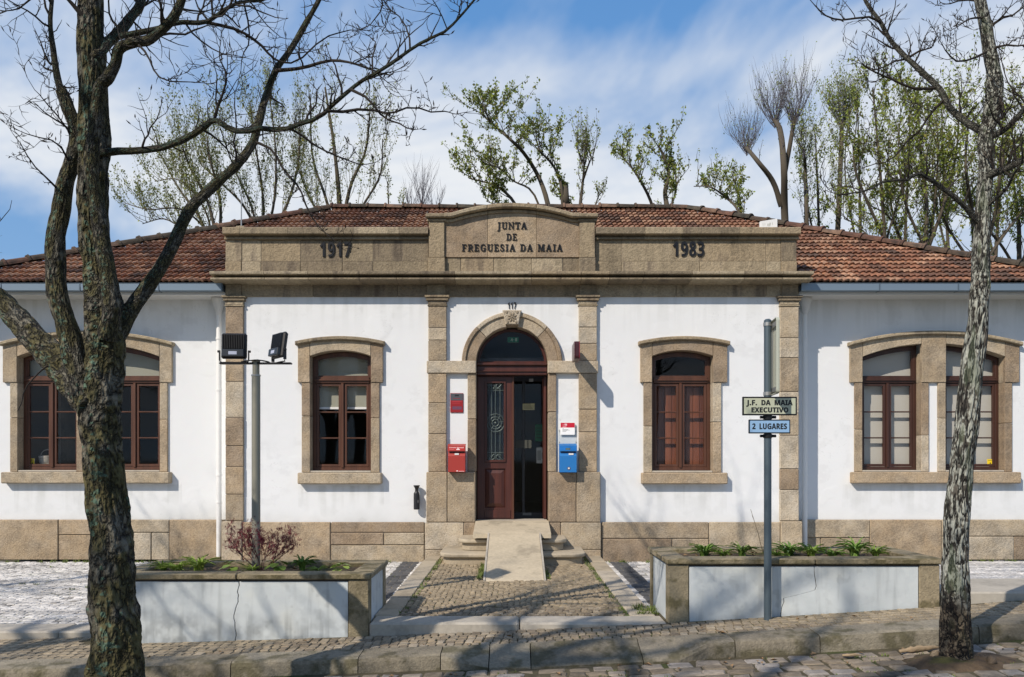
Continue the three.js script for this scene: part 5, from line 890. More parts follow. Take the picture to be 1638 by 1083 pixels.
{
  const kinds = [1, 2, 3, 4].map((k) => strapClump(400 + k, 46, 0.25)), broad = [1, 2].map((k) => broadClump(420 + k, 9)), r = rng(45);
  const put = (px, z, top, label, group, geo, s, m, name = 'lily_clump') => { const t = thing(name, label, 'plant', [X(px, z), top - 0.045, z], group); const f = mk('foliage', geo, m, t); f.rotation.y = r() * 6; f.scale.set(s * (0.75 + 0.25 * r()), s * (0.7 + 0.3 * r()), s * (0.75 + 0.25 * r())); };
  const left = [[262, 4.92, 0], [283, 5.02, 0], [318, 4.95, 0], [375, 5.05, 1], [403, 5.08, 0], [445, 5.0, 1], [484, 4.9, 0], [508, 5.05, 0], [548, 5.02, 1]], rightSpots = [[1126, 4.95], [1156, 5.02], [1187, 4.9], [1243, 5.05], [1262, 4.8], [1298, 4.98], [1331, 5.08], [1367, 4.92], [1401, 5.0]];
  const lw = ['far left lily clump in the left planter', 'second lily clump from the left in the left planter', 'tall bright lily clump left of the mast in the left planter', 'broad-leaved seedling left of the mast', 'small lily clump right at the foot of the mast', 'broad-leaved seedling right of the red shrub', 'dark lily clump right of the red shrub', 'sparse lily beside the dark clump in the left planter', 'yellow-green broad seedling at the right end of the left planter'];
  left.forEach(([px, z, b], i) => put(px, z, 0.549, lw[i], 'plants in the left planter', b ? broad[i % 2] : kinds[i % 4], b ? 1.0 : [0.8, 0.95, 1.15, 1, 0.7, 1, 1.05, 0.6, 0.8][i], M.lily[[0, 1, 1, 0, 1, 0, 2, 1, 1][i]], b ? 'seedling' : 'lily_clump'));
  const rw = ['first lily clump from the left in the right planter', 'low pale lily clump, second from the left in the right planter', 'third lily clump from the left in the right planter', 'low lily clump just right of the sign post', 'tall lily clump near the downpipe in the right planter', 'wide lily clump in the middle of the right planter', 'short lily clump right of the middle in the right planter', 'tallest lily clump on the right of the right planter', 'last lily clump at the right end of the right planter'];
  rightSpots.forEach(([px, z], i) => put(px, z, 0.69, rw[i], 'lilies in the right planter', kinds[(i + 1) % 4], [1.05, 0.8, 0.95, 0.8, 1.25, 1.05, 0.9, 1.25, 0.9][i], M.lily[[2, 0, 2, 0, 2, 0, 2, 2, 0][i]]));
  const st = thing('dry_weed', 'thin dry weed stem leaning at the back of the right planter', 'weed', [X(1222, 4.62), 0.6, 4.62]);
  const sk = new Skin(); sk.tube([[0, 0, 0, 0.004], [-0.06, 0.25, 0, 0.003], [-0.14, 0.5, 0.01, 0.002]]); sk.tube([[-0.1, 0.38, 0, 0.002], [-0.13, 0.44, 0.02, 0.0015]]); sk.tube([[0.9, 0, 0.02, 0.003], [1.05, 0.2, 0, 0.002], [1.2, 0.32, 0, 0.0015]]); mk('stem', sk.geometry(), std([0.14, 0.11, 0.06]), st);
  // dark red maple round the mast
  const mp = thing('red_shrub', 'small dark red maple shrub around the foot of the lamp mast', 'shrub', [X(418, 4.98), 0.50, 4.98]);
  const wood = new Skin(), P = [], I = [], Rr = rng(52), tips = [];
  const grow = (p, d, len, rad, depth) => { const pts = []; let q = p.clone(), v = d.clone(); for (let i = 0; i <= 4; i++) { pts.push([q.x, q.y, q.z, rad * (1 - 0.16 * i)]); v.add(V((Rr() - 0.5) * 0.3, 0.04, (Rr() - 0.5) * 0.3)).normalize(); q = q.clone().addScaledVector(v, len / 4); if (depth <= 1) tips.push(q.clone()); } wood.tube(pts, 5); if (depth > 0) for (let k = 0; k < 3; k++) grow(V(...pts[2 + k].slice(0, 3)), v.clone().add(V((Rr() - 0.5) * 1.5, (Rr() - 0.3) * 0.6, (Rr() - 0.5) * 1.5)).normalize(), len * 0.62, rad * 0.6, depth - 1); };
  for (let k = 0; k < 7; k++) { const a = k * 0.9 + Rr() * 0.5; grow(V(0, 0, 0), V(Math.cos(a) * 0.95, 0.72 + Rr() * 0.35, Math.sin(a) * 0.55).normalize(), 0.25 + Rr() * 0.06, 0.007, 2); }
  mk('stem', wood.geometry(), std([0.10, 0.055, 0.05]), mp);
  for (const t of tips) for (let k = 0; k < 2; k++) {                // hand-shaped leaves as small stars
    const c = t.clone().add(V((Rr() - 0.5) * 0.05, (Rr() - 0.5) * 0.05, (Rr() - 0.5) * 0.05)), s = 0.020 + Rr() * 0.016, e = new THREE.Euler(Rr() * 6, Rr() * 6, Rr() * 6), b0 = P.length / 3; const pt = (x, y, z = 0) => { const v = V(x * s, y * s, z * s).applyEuler(e).add(c); P.push(v.x, v.y, v.z); };
    pt(0, 0); for (let i = 0; i < 5; i++) { const a = -1.1 + i * 0.55; pt(Math.sin(a - 0.16) * 0.5, Math.cos(a - 0.16) * 0.5); pt(Math.sin(a) * 1.2, Math.cos(a) * 1.2, 0.2); pt(Math.sin(a + 0.16) * 0.5, Math.cos(a + 0.16) * 0.5); I.push(b0, b0 + 1 + i * 3, b0 + 2 + i * 3, b0, b0 + 2 + i * 3, b0 + 3 + i * 3); }
  }
  const g = new THREE.BufferGeometry(); g.setAttribute('position', new THREE.Float32BufferAttribute(P, 3)); g.setIndex(I); g.computeVertexNormals(); mk('foliage', g, M.redLeaf, mp);
}
// ------------------------------------------------------------------ the mast with two floodlights
{
  const z = 4.9, x = X(409.5, z), yT = Y(581, z), t = thing('lamp_mast', 'olive metal mast carrying two floodlights, rising from the left planter', 'mast', [x, 0.48, z]), h = yT - 0.48;
  mk('pole', uvm(cyl(0.042, 0.042, 0, h - 0.12, 0, 0, 20)), M.poleGreen, t); mk('collar', uvm(cyl(0.046, 0.046, h - 0.13, h - 0.115, 0, 0, 20)), M.steel, t); mk('upper_pole', uvm(cyl(0.034, 0.034, h - 0.115, h + 0.01, 0, 0, 20)), M.poleGreen, t); mk('cap', uvm(cyl(0.041, 0.041, h + 0.01, h + 0.03, 0, 0, 20)), M.poleGreen, t);
  mk('crossarm', cbox(X(352, z) - x, X(466.5, z) - x, h - 0.012, h + 0.006, -0.03, 0.03, 0.004), M.blackMetal, t);
  for (const [c, d] of [[0.02, 0.05], [-0.02, 0.06]]) mk('cable', uvm(tubePath([[-0.14, h + 0.012, c], [-0.08, h + 0.02, c + 0.03], [-0.035, h + 0.02, d], [0.035, h + 0.025, d], [0.08, h + 0.02, c + 0.03], [0.13, h + 0.012, c]], 0.006, 5, 18)), M.black, t);
  const flood = (px, py, turn, tilt, label, s) => {
    const f = thing('floodlight', label, 'floodlight', [X(px, z), yT + 0.006, z], 'floodlights on the mast'), H = grp('housing', f, [0, 0.165 * s, 0]); f.rotation.y = turn; H.rotation.x = tilt;
    const w = 0.124, hh = 0.128;
    mk('case', cbox(-w, w, -hh, hh, -0.03, 0.015, 0.014), M.black, H); mk('front_glass', box(-w + 0.012, w - 0.012, -hh + 0.012, hh - 0.012, -0.034, -0.0302), std([0.25, 0.27, 0.30], { roughness: 0.1 }), H);
    for (let k = 0; k < 13; k++) { const u = lerp(-w + 0.022, w - 0.022, k / 12); mk('fin', box(u - 0.003, u + 0.003, -hh + 0.095, hh - 0.016, 0.0152, 0.038), M.black, H); }
    mk('driver_box', cbox(-w + 0.016, w - 0.016, -hh + 0.014, -hh + 0.088, 0.0155, 0.055, 0.006), std([0.03, 0.036, 0.045], { roughness: 0.35 }), H);
    mk('rating_label', box(-0.04, 0.042, -hh + 0.034, -hh + 0.066, 0.0552, 0.0565), std([0.42, 0.46, 0.58], { roughness: 0.4 }), H);
    const br = 0.165 * s, bw = w + 0.016;
    mk('bracket', join([box(-bw - 0.006, -bw + 0.001, 0.02, br - 0.045, -0.016, 0.016), box(bw - 0.001, bw + 0.006, 0.02, br - 0.045, -0.016, 0.016), box(-bw + 0.02, bw - 0.02, 0.0, 0.006, -0.016, 0.016)].concat([-1, 1].map((q) => uvm(new THREE.TorusGeometry(0.022, 0.0045, 6, 8, Math.PI / 2).rotateZ(q < 0 ? Math.PI : -Math.PI / 2).translate(q * (bw - 0.019), 0.024, 0))))), M.black, f);
    for (const q of [-1, 1]) mk('bolt', uvm(cyl(0.012, 0.012, -0.012, 0.012, 0, 0, 10).rotateZ(Math.PI / 2).translate(q * (bw + 0.01), br - 0.055, 0)), M.black, f);
  };
  flood(374.5, 551, 0.05, -0.06, 'left black floodlight on the mast, seen square from behind', 1.0);
  flood(446, 552, -0.88, -0.14, 'right black floodlight on the mast, turned to one side', 1.04);
}
// ------------------------------------------------------------------ the parking sign
{
  const z = 5.56, x = X(1228, z), base = walkY(x), yT = Y(513, z), t = thing('sign_post', 'dark blue-grey sign post on the pavement before the right planter', 'post', [x, base - 0.02, z]);
  mk('pole', uvm(cyl(0.0335, 0.0335, 0, yT - base + 0.02, 0, 0, 20)), M.poleBlue, t); mk('cap', uvm(cyl(0.035, 0.02, yT - base + 0.02, yT - base + 0.034, 0, 0, 20)), M.poleBlue, t);
  const clampAt = (y) => { const c = grp('clamp', t, [0, y - base + 0.02, 0]); mk('ring', uvm(cyl(0.04, 0.04, -0.018, 0.018, 0, 0, 20)), M.blackMetal, c); for (const s of [-1, 1]) mk('bolt', uvm(bar([s * 0.035, 0, 0.01], [s * 0.072, 0, 0.01], 0.013)), M.blackMetal, c); };
  for (const y of [667.5, 697.5]) clampAt(Y(y, z)); for (const y of [519, 630]) { const c = grp('clamp', t, [0, Y(y, z) - base + 0.02, 0]); mk('ring', uvm(cyl(0.039, 0.039, -0.016, 0.016, 0, 0, 20)), M.steel, c); }
  const zs = z + 0.05;
  const plate2 = (name, label, px0, px1, py0, py1, bg, lines, tex) => {
    const cx = X((px0 + px1) / 2, zs), cy = Y((py0 + py1) / 2, zs), w = (X(px1, zs) - X(px0, zs)) / 2, h = (Y(py0, zs) - Y(py1, zs)) / 2, s = thing(name, label, 'sign', [cx, cy, zs]);
    mk('plate', cbox(-w, w, -h, h, -0.012, 0.0, 0.004), M.blackMetal, s);
    printed(-w + 0.003, w - 0.003, -h + 0.003, h - 0.003, 0.0005, 0.0025, canvasTex(tex[0], tex[1], (c, W, H) => { c.fillStyle = '#0b0c0c'; c.fillRect(0, 0, W, H); const b = tex[1] * 0.065; c.fillStyle = bg; c.fillRect(b, b, W - 2 * b, H - 2 * b); c.fillStyle = '#131516'; c.textAlign = 'center'; for (const [s2, y, f, mw] of lines) { c.font = `bold ${f}px sans-serif`; c.fillText(s2, W / 2, y, mw); c.lineWidth = 4; c.strokeStyle = '#131516'; c.strokeText(s2, W / 2, y, mw); } }), M.blackMetal, s, 'face', { roughness: 0.45 });
  };
  plate2('name_sign', 'pale sign plate lettered J.F. DA MAIA EXECUTIVO on the post', 1187.5, 1275, 634.5, 664.5, '#b9bda6', [['J.F.  DA  MAIA', 80, 68, 430], ['EXECUTIVO', 150, 66, 370]], [512, 176]);
  plate2('space_sign', 'light blue sign plate lettered 2 LUGARES on the post', 1197.5, 1264.5, 671, 693.5, '#8fb4d8', [['2  LUGARES', 100, 82, 360]], [424, 144]);
  // the square plate above stands nearly edge-on
  const e = thing('parking_sign', 'large sign plate at the top of the post seen nearly edge-on', 'sign', [x + 0.052, (Y(514, z) + Y(632, z)) / 2, z]); e.rotation.y = -0.12 - Math.PI / 2 * 0;
  const hh = (Y(514, z) - Y(632, z)) / 2, d = 0.24, back = std([0.52, 0.54, 0.44], { roughness: 0.4, metalness: 0.25 }), q = new THREE.Shape(); q.moveTo(-d + 0.03, -hh); q.lineTo(d - 0.03, -hh); q.quadraticCurveTo(d, -hh, d, -hh + 0.03); q.lineTo(d, hh - 0.03); q.quadraticCurveTo(d, hh, d - 0.03, hh); q.lineTo(-d + 0.03, hh); q.quadraticCurveTo(-d, hh, -d, hh - 0.03); q.lineTo(-d, -hh + 0.03); q.quadraticCurveTo(-d, -hh, -d + 0.03, -hh);
  mk('plate', uvm(new THREE.ExtrudeGeometry(q, { depth: 0.005, bevelEnabled: false }).rotateY(Math.PI / 2)), back, e);
  const rim = new THREE.Shape(q.getPoints(6)); rim.holes.push(new THREE.Path(q.getPoints(6).map((p) => p.clone().multiplyScalar(0.985)))); mk('rim', uvm(new THREE.ExtrudeGeometry(rim, { depth: 0.03, bevelEnabled: false }).rotateY(Math.PI / 2).translate(-0.022, 0, 0)), back, e);
  for (const y of [hh - 0.05, -hh + 0.04]) mk('stiffener', box(-0.02, -0.001, y - 0.02, y + 0.02, -d + 0.04, d - 0.04), M.steel, e);
}

// ------------------------------------------------------------------ the two bare street trees, limbs laid along their courses in the photograph but each at its own depth
function at(px, py, z) { return [X(px, z), Y(py, z), z]; }
function spray(skin, R, p, d, len, rad, depth, o = {}) {             // crooked winter twigs with short spurs
  const n = depth > 1 ? 7 : 5, pts = []; let q = p.clone(), v = d.clone().normalize();
  const kids = [];
  for (let i = 0; i <= n; i++) {
    pts.push([q.x, q.y, q.z, rad * (1 - 0.75 * i / n)]);
    if (i > 0 && i < n) kids.push([q.clone(), v.clone(), rad * (1 - 0.75 * i / n)]);
    v.add(V((R() - 0.5) * 0.75, (R() - 0.5) * 0.6 + (o.up ?? 0.08), (R() - 0.5) * 0.75)).normalize(); q = q.clone().addScaledVector(v, len / n * (0.7 + 0.6 * R()));
  }
  skin.tube(pts, rad > 0.012 ? 6 : 4);
  if (depth > 0) for (const [kp, kv, kr] of kids) if (R() < (depth > 1 ? 0.62 : 0.5)) { const side = V((R() - 0.5) * 2, (R() - 0.35) * 1.6, (R() - 0.5) * 2); spray(skin, R, kp, kv.clone().multiplyScalar(0.5).add(side).normalize(), len * (0.32 + 0.3 * R()), Math.max(0.0026, kr * 0.62), depth - 1, o); }
  if (rad < 0.01 && R() < 0.16) { const e = pts[pts.length - 1]; skin.tube([[e[0], e[1], e[2], 0.002], [e[0] + v.x * 0.012, e[1] + v.y * 0.012 + 0.004, e[2] + v.z * 0.012, 0.0045], [e[0] + v.x * 0.03, e[1] + v.y * 0.03 + 0.01, e[2] + v.z * 0.03, 0.001]], 4); }
}
function bareTree(name, label, spec) {
  const t = thing(name, label, 'tree', spec.base), B = V(...spec.base), R = rng(spec.seed);
  const loc = (c) => [c[0] - B.x, c[1] - B.y, c[2] - B.z, c[3]];
  const tr = mk('trunk', limb(spec.trunk.map(loc), { seg: 72, step: 0.03, fur: spec.fur, furN: spec.furN, rough: spec.rough, freq: 9, seed: spec.seed, uRep: 1 }), spec.mat, t);
  if (spec.mat.vertexColors) { const g = tr.geometry, p = g.attributes.position, c = new Float32Array(p.count * 3); for (let i = 0; i < p.count; i++) { const k = smooth(0.36, 0.62, p.getY(i) + 0.12 * n3(p.getX(i) * 9, p.getY(i) * 5, p.getZ(i) * 9)); c.set([lerp(0.36, 1, k), lerp(0.28, 1, k), lerp(0.22, 1, k)], i * 3); } g.setAttribute('color', new THREE.BufferAttribute(c, 3)); }
  for (const L of spec.limbs) {
    const ctrl = L.pts.map(loc), big = ctrl[0][3] > 0.03;
    const m = mk('limb', limb(ctrl, { seg: big ? 32 : 9, step: big ? 0.04 : 0.09, fur: big ? spec.fur * 0.7 : 0, furN: 10, rough: big ? 0.2 : 0.12, freq: big ? 11 : 16, seed: spec.seed + ctrl.length, uRep: 1 }), L.twiggy ? M.twig : spec.mat.vertexColors ? M.barkGrey : spec.mat, t);
    const skin = new Skin(), curve = new THREE.CatmullRomCurve3(ctrl.map((c) => V(c[0], c[1], c[2])), false, 'centripetal'), n = L.n ?? Math.round(curve.getLength() * 8);
    for (let k = 0; k < n; k++) {
      const u = (L.from ?? 0.3) + (1 - (L.from ?? 0.3)) * (k + R() * 0.8) / n; if (u > 0.995) continue; const p = curve.getPoint(u), d = curve.getTangent(u), j = u * (ctrl.length - 1), rr = lerp(ctrl[Math.floor(j)][3], ctrl[Math.min(ctrl.length - 1, Math.floor(j) + 1)][3], j % 1);
      const side = V((R() - 0.5) * 2, (R() - 0.35) * 2, (R() - 0.5) * 2); side.addScaledVector(d, 0.35 - side.dot(d)).normalize();
      const big2 = R() < (L.bigShare ?? 0.4);
      spray(skin, R, p, side, (L.len ?? 0.42) * (big2 ? 1 : 0.4) * (0.6 + 0.8 * R()), Math.min(rr * 0.6, big2 ? 0.0085 : 0.0055), big2 ? 2 : 1);
    }
    if (L.tip !== false) { const e = curve.getPoint(1), d = curve.getTangent(1); spray(skin, R, e, d, L.len ?? 0.5, Math.min(ctrl[ctrl.length - 1][3], 0.009), 2); }
    if (skin.size) mk('twigs', skin.geometry(), M.twig, m).userData.kind = 'stuff';
  }
  return t;
}
// helper: a limb through pixels with depth running from za to zb and radius from ra to rb
const course = (px, za, zb, ra, rb2, o = {}) => ({ pts: px.map(([x, y], i) => { const t = i / (px.length - 1); return [...at(x, y, lerp(za, zb, t)), lerp(ra, rb2, Math.pow(t, 0.8))]; }), ...o });
const wild = (R, from, n, o = {}) => { const p0 = V(...from), d = V(Math.cos(n), 0.75 + 0.5 * R(), Math.sin(n)).normalize(), pts = []; let q = p0.clone(); const len = o.length ?? 2.4; for (let i = 0; i <= 5; i++) { pts.push([q.x, q.y, q.z, lerp(o.r ?? 0.05, 0.010, i / 5)]); d.add(V((R() - 0.5) * 0.5, 0.10, (R() - 0.5) * 0.5)).normalize(); q = q.clone().addScaledVector(d, len / 5); } return { pts, n: 16, len: 0.7, bigShare: 0.5, from: 0.2 }; };
{
  const z = 7.5, s = (w) => 0.88 * w / 2 * (CZ - z) / FPX, T0 = (px, py, w, dz = 0) => [...at(px, py, z + dz), s(w)];
  const R = rng(301), up = (y) => V(...at(148, 0, z)).y;
  const trunk = [T0(189, 1170, 130), T0(188, 1120, 106), T0(187, 1075, 92), T0(184, 990, 82), T0(178, 900, 72), T0(172, 820, 68), T0(166, 740, 66), T0(161, 672, 66), T0(164, 606, 64), T0(168, 550, 66), T0(167, 500, 64), T0(160, 460, 54), T0(153, 410, 48), T0(149, 330, 50), T0(150, 250, 50), T0(149, 170, 48), T0(147, 80, 44), T0(145, 0, 40), T0(147, -120, 36), T0(152, -260, 30), T0(150, -420, 22), T0(158, -560, 12)];
  const limbs = [
    course([[158, 655], [128, 622], [100, 588], [70, 557], [38, 522], [0, 482], [-50, 432], [-110, 350], [-150, 240]], z, z - 0.9, s(66), s(30), { from: 0.62, len: 0.5 }),
    course([[150, 668], [134, 620], [119, 575], [110, 535], [97, 490], [89, 440], [89, 395], [96, 345], [103, 300], [114, 262], [122, 225], [118, 195], [107, 168], [98, 146]], z + 0.0, z - 0.12, s(46), s(20), { from: 0.7, n: 7, len: 0.3, tip: false }),
    course([[99, 150], [92, 125], [85, 80], [80, 36], [83, -5], [78, -70], [90, -150]], z - 0.12, z - 0.3, s(15), s(4), { from: 0.05, len: 0.34, n: 16 }),
    course([[170, 590], [186, 545], [204, 505], [222, 478], [246, 445], [270, 405], [290, 362], [307, 331], [342, 297], [372, 270], [403, 232], [414, 195], [422, 165], [441, 113], [463, 82], [489, 38], [511, -2], [540, -70], [590, -150]], z + 0.02, z - 0.9, s(32), s(7), { from: 0.5, len: 0.5, n: 26 }),
    course([[150, 246], [175, 243], [190, 242], [222, 241], [260, 236], [301, 220], [328, 202], [343, 191], [362, 203], [386, 211], [417, 205], [451, 208], [479, 198], [510, 188], [533, 167], [561, 143], [581, 128], [609, 113], [656, 80], [680, 65], [711, 51], [732, 31], [762, -4]], z + 0.05, z + 0.75, s(15), s(3.4), { from: 0.14, len: 0.36, n: 40, bigShare: 0.3 }),
    course([[441, 113], [482, 109], [527, 97], [560, 100], [590, 110], [612, 118]], z - 0.6, z - 0.2, s(8), s(3), { from: 0.1, len: 0.3, n: 14, bigShare: 0.35, twiggy: true }),
    course([[505, 188], [527, 177], [554, 179], [581, 174], [609, 179], [626, 182], [643, 174], [667, 172], [687, 179], [711, 178]], z + 0.5, z + 0.4, s(6), s(2), { from: 0.15, len: 0.2, n: 16, bigShare: 0.3, twiggy: true }),
    course([[561, 143], [588, 157], [602, 174], [616, 190], [636, 196], [651, 205]], z + 0.55, z + 0.7, s(5), s(2), { from: 0.1, len: 0.18, n: 10, bigShare: 0.3, twiggy: true }),
    course([[400, 224], [434, 239], [455, 273], [479, 301], [492, 335], [508, 360], [532, 383]], z - 0.5, z - 0.25, s(6), s(2), { from: 0.1, len: 0.26, n: 14, twiggy: true }),
    course([[420, 205], [469, 208], [503, 232], [537, 249], [575, 263]], z + 0.4, z + 0.2, s(5), s(2), { from: 0.1, len: 0.2, n: 10, twiggy: true }),
    course([[343, 191], [350, 165], [360, 140], [362, 118], [352, 96]], z + 0.2, z + 0.3, s(6), s(2), { from: 0.1, len: 0.3, n: 12, twiggy: true }),
    // the stem that climbs the front of the trunk and bends away to the right
    course([[170, 545], [178, 500], [176, 460], [170, 425], [164, 390], [160, 355], [155, 325], [147, 285], [148, 240], [153, 195], [157, 160], [162, 136], [172, 124], [184, 102], [190, 79], [212, 68], [239, 63], [263, 44], [284, 17], [295, -20], [320, -90]], z + 0.08, z + 0.35, s(32), s(13), { from: 0.62, len: 0.5, n: 18 }),
    course([[150, 95], [172, 68], [191, 50], [208, 30], [222, 10], [232, -20], [255, -90]], z + 0.05, z - 0.4, s(20), s(14), { from: 0.2, len: 0.5, n: 12 }),
    course([[150, 72], [174, 62], [219, 53], [260, 44], [284, 36], [328, 36], [345, 26], [362, 14], [386, 3], [420, 0], [470, -20], [540, -30]], z, z - 0.5, s(12), s(5), { from: 0.2, len: 0.55, n: 26, bigShare: 0.5 }),
    course([[330, 36], [380, 48], [415, 70], [440, 95], [470, 100], [520, 60], [560, 48]], z - 0.3, z - 0.6, s(7), s(2), { from: 0.1, len: 0.4, n: 16, twiggy: true }),
    course([[222, 72], [236, 88], [246, 112], [262, 128], [300, 131]], z + 0.35, z + 0.5, s(4), s(1.8), { from: 0.2, len: 0.16, n: 6, twiggy: true }),
    course([[141, 34], [120, 12], [104, -6], [70, -14], [30, 14]], z + 0.05, z + 0.2, s(10), s(2.5), { from: 0.2, len: 0.3, n: 9, twiggy: true }),
    course([[118, 232], [104, 200], [80, 172], [62, 150]], z - 0.1, z + 0.1, s(4), s(1.6), { from: 0.1, len: 0.3, n: 10, twiggy: true }), course([[112, 262], [92, 228], [70, 222], [42, 214]], z - 0.05, z + 0.2, s(4), s(1.6), { from: 0.1, len: 0.2, n: 7, twiggy: true }), course([[95, 305], [75, 285], [52, 262], [32, 228]], z - 0.05, z + 0.2, s(4.5), s(1.6), { from: 0.2, len: 0.15, n: 6, twiggy: true }),
    course([[76, 585], [58, 600], [38, 625], [36, 640], [28, 658]], z + 0.2, z + 0.3, s(3.2), s(1.6), { n: 0, tip: false, twiggy: true }),
    course([[600, -10], [640, -5], [700, -30], [760, -60]], z + 0.4, z + 0.6, s(5), s(2), { from: 0, n: 14, len: 0.35, twiggy: true }), course([[656, 80], [654, 55], [642, 30], [628, 18]], z + 0.62, z + 0.5, s(3.6), s(1.6), { from: 0.2, len: 0.2, n: 6, twiggy: true }),
    ...[[0.6, -120], [2.0, -160], [3.4, -200], [4.6, -240], [5.6, -300], [1.2, -340], [2.9, -380], [4.1, -430]].map(([a, py], i) => wild(R, at(149, py, z), a, { r: 0.07 - i * 0.003, length: 2.9 - i * 0.12 })),
  ];
  const leftTree = bareTree('bare_tree', 'large mossy bare tree with heavy forked limbs on the left', { base: at(189, 1158, z), seed: 301, trunk, limbs, mat: M.barkDark, rough: 0.2, fur: 0.013, furN: 22 });
  // two more of the row on the near side of the street, outside the picture: their crowns dapple the path and the planters
  for (const [x, zz, turn, sc, label] of [[-5.8, 12.2, 2.3, 1.2, 'bare street tree on the near side of the street, out of the picture'], [-9.6, 11.2, 3.9, 1.15, 'second bare tree on the near side of the street, out of the picture'], [-5.4, 14.8, 2.6, 1.3, 'bare tree beside where the photographer stood, out of the picture']]) { const c = leftTree.clone(); c.name = numbered('bare_tree'); c.position.set(x, streetY(x, zz) - 0.05, zz); c.rotation.y = turn; c.scale.setScalar(sc); c.userData = { label, category: 'tree' }; scene.add(c); }
}
let rightTree;
{
  const z = 6.8, s = (w) => 0.88 * w / 2 * (CZ - z) / FPX, T0 = (px, py, w) => [...at(px, py, z), s(w)], R = rng(302);
  const trunk = [T0(1530, 1066, 62), T0(1530, 1045, 54), T0(1529, 1000, 50), T0(1528, 940, 46), T0(1529, 860, 41), T0(1535, 772, 39), T0(1546, 676, 38), T0(1557, 580, 37), T0(1566, 484, 32), T0(1569, 434, 29), T0(1571, 360, 27), T0(1575, 304, 25), T0(1579, 260, 25), T0(1577, 217, 25), T0(1584, 190, 27), T0(1590, 160, 28), T0(1591, 128, 27), T0(1584, 87, 22), T0(1577, 43, 20), T0(1568, 0, 18), T0(1560, -80, 16), T0(1566, -180, 12), T0(1560, -300, 7)];
  const limbs = [
    course([[1578, 212], [1558, 203], [1544, 194], [1520, 173], [1503, 143], [1477, 117], [1451, 93], [1425, 65], [1408, 35], [1386, 4], [1372, -30], [1340, -70]], z, z - 0.5, s(15), s(5), { from: 0.12, n: 26, len: 0.3, bigShare: 0.35 }),
    course([[1408, 36], [1390, 27], [1347, 32], [1321, 25], [1303, 8]], z - 0.35, z - 0.2, s(5), s(2), { from: 0.1, n: 12, len: 0.2, twiggy: true }),
    course([[1500, 141], [1460, 141], [1425, 126], [1399, 115], [1384, 107]], z - 0.2, z - 0.1, s(6), s(2), { from: 0.1, n: 16, len: 0.22, twiggy: true }), course([[1452, 93], [1470, 82], [1490, 76], [1498, 60]], z - 0.3, z - 0.1, s(5), s(2), { from: 0.1, n: 9, len: 0.16, twiggy: true }),
    course([[1451, 94], [1425, 100], [1405, 112], [1385, 106]], z - 0.3, z - 0.5, s(4), s(2), { from: 0.1, n: 9, len: 0.2, twiggy: true }),
    course([[1510, 160], [1490, 180], [1470, 210], [1451, 226], [1425, 256], [1400, 262]], z - 0.15, z - 0.5, s(5), s(2), { from: 0.1, n: 12, len: 0.3, twiggy: true }),
    course([[1566, 360], [1553, 342], [1538, 325], [1512, 304], [1486, 286], [1468, 277], [1451, 288], [1416, 289], [1390, 304], [1356, 310]], z, z + 0.35, s(12), s(2.4), { from: 0.2, n: 24, len: 0.3, bigShare: 0.35 }),
    course([[1580, 220], [1600, 212], [1616, 200], [1640, 172], [1680, 120], [1720, 60]], z, z + 0.3, s(13), s(6), { from: 0.2, n: 16, len: 0.35 }),
    course([[1576, 283], [1592, 276], [1612, 269], [1640, 254], [1690, 230], [1740, 170]], z, z + 0.4, s(17), s(7), { from: 0.15, n: 18, len: 0.35 }),
    course([[1572, 335], [1592, 318], [1612, 299], [1620, 280], [1634, 262]], z, z + 0.4, s(9), s(3), { from: 0.2, n: 12, len: 0.3 }),
    course([[1580, 90], [1600, 72], [1622, 74], [1650, 70]], z, z + 0.2, s(6), s(2), { from: 0.1, n: 9, len: 0.25, twiggy: true }), course([[1582, 80], [1560, 92], [1530, 98], [1512, 80]], z, z + 0.2, s(5), s(2), { from: 0.1, n: 10, len: 0.2, twiggy: true }), course([[1578, 50], [1600, 30], [1625, 22], [1650, -6]], z, z + 0.1, s(6), s(2), { from: 0.1, n: 10, len: 0.22, twiggy: true }), course([[1574, 28], [1552, 30], [1535, 40]], z, z + 0.25, s(4), s(2), { from: 0.1, n: 6, len: 0.16, twiggy: true }), course([[1590, 140], [1604, 170], [1602, 190], [1618, 168]], z, z + 0.3, s(6), s(2.5), { from: 0.1, n: 10, len: 0.25, twiggy: true }), course([[1569, 2], [1540, 0], [1520, 6]], z, z - 0.2, s(4), s(2), { from: 0.1, n: 6, len: 0.2, twiggy: true }),
    ...[[0.4, -40], [2.2, -70], [3.8, -110], [5.2, -150], [1.3, -190], [3.0, -230]].map(([a, py], i) => wild(R, at(1563, py, z), a, { r: 0.035 - i * 0.002, length: 2.0 - i * 0.12 })),
  ];
  rightTree = bareTree('bare_tree', 'slimmer bare tree with pale flaking bark at the kerb on the right', { base: at(1530, 1058, z), seed: 302, trunk, limbs, mat: M.barkPale, rough: 0.15, fur: 0.007, furN: 18 });
}
{ // its neighbour along the kerb to the left, just outside the picture: its shadow crosses the left forecourt
  const c = rightTree.clone(); c.name = numbered('bare_tree'); c.position.set(-10.4, streetY(-10.4) - 0.05, 6.9); c.rotation.y = 2.2; c.scale.setScalar(1.12); scene.add(c);
  c.userData = { label: 'bare street tree beyond the left end of the building', category: 'tree' };
}
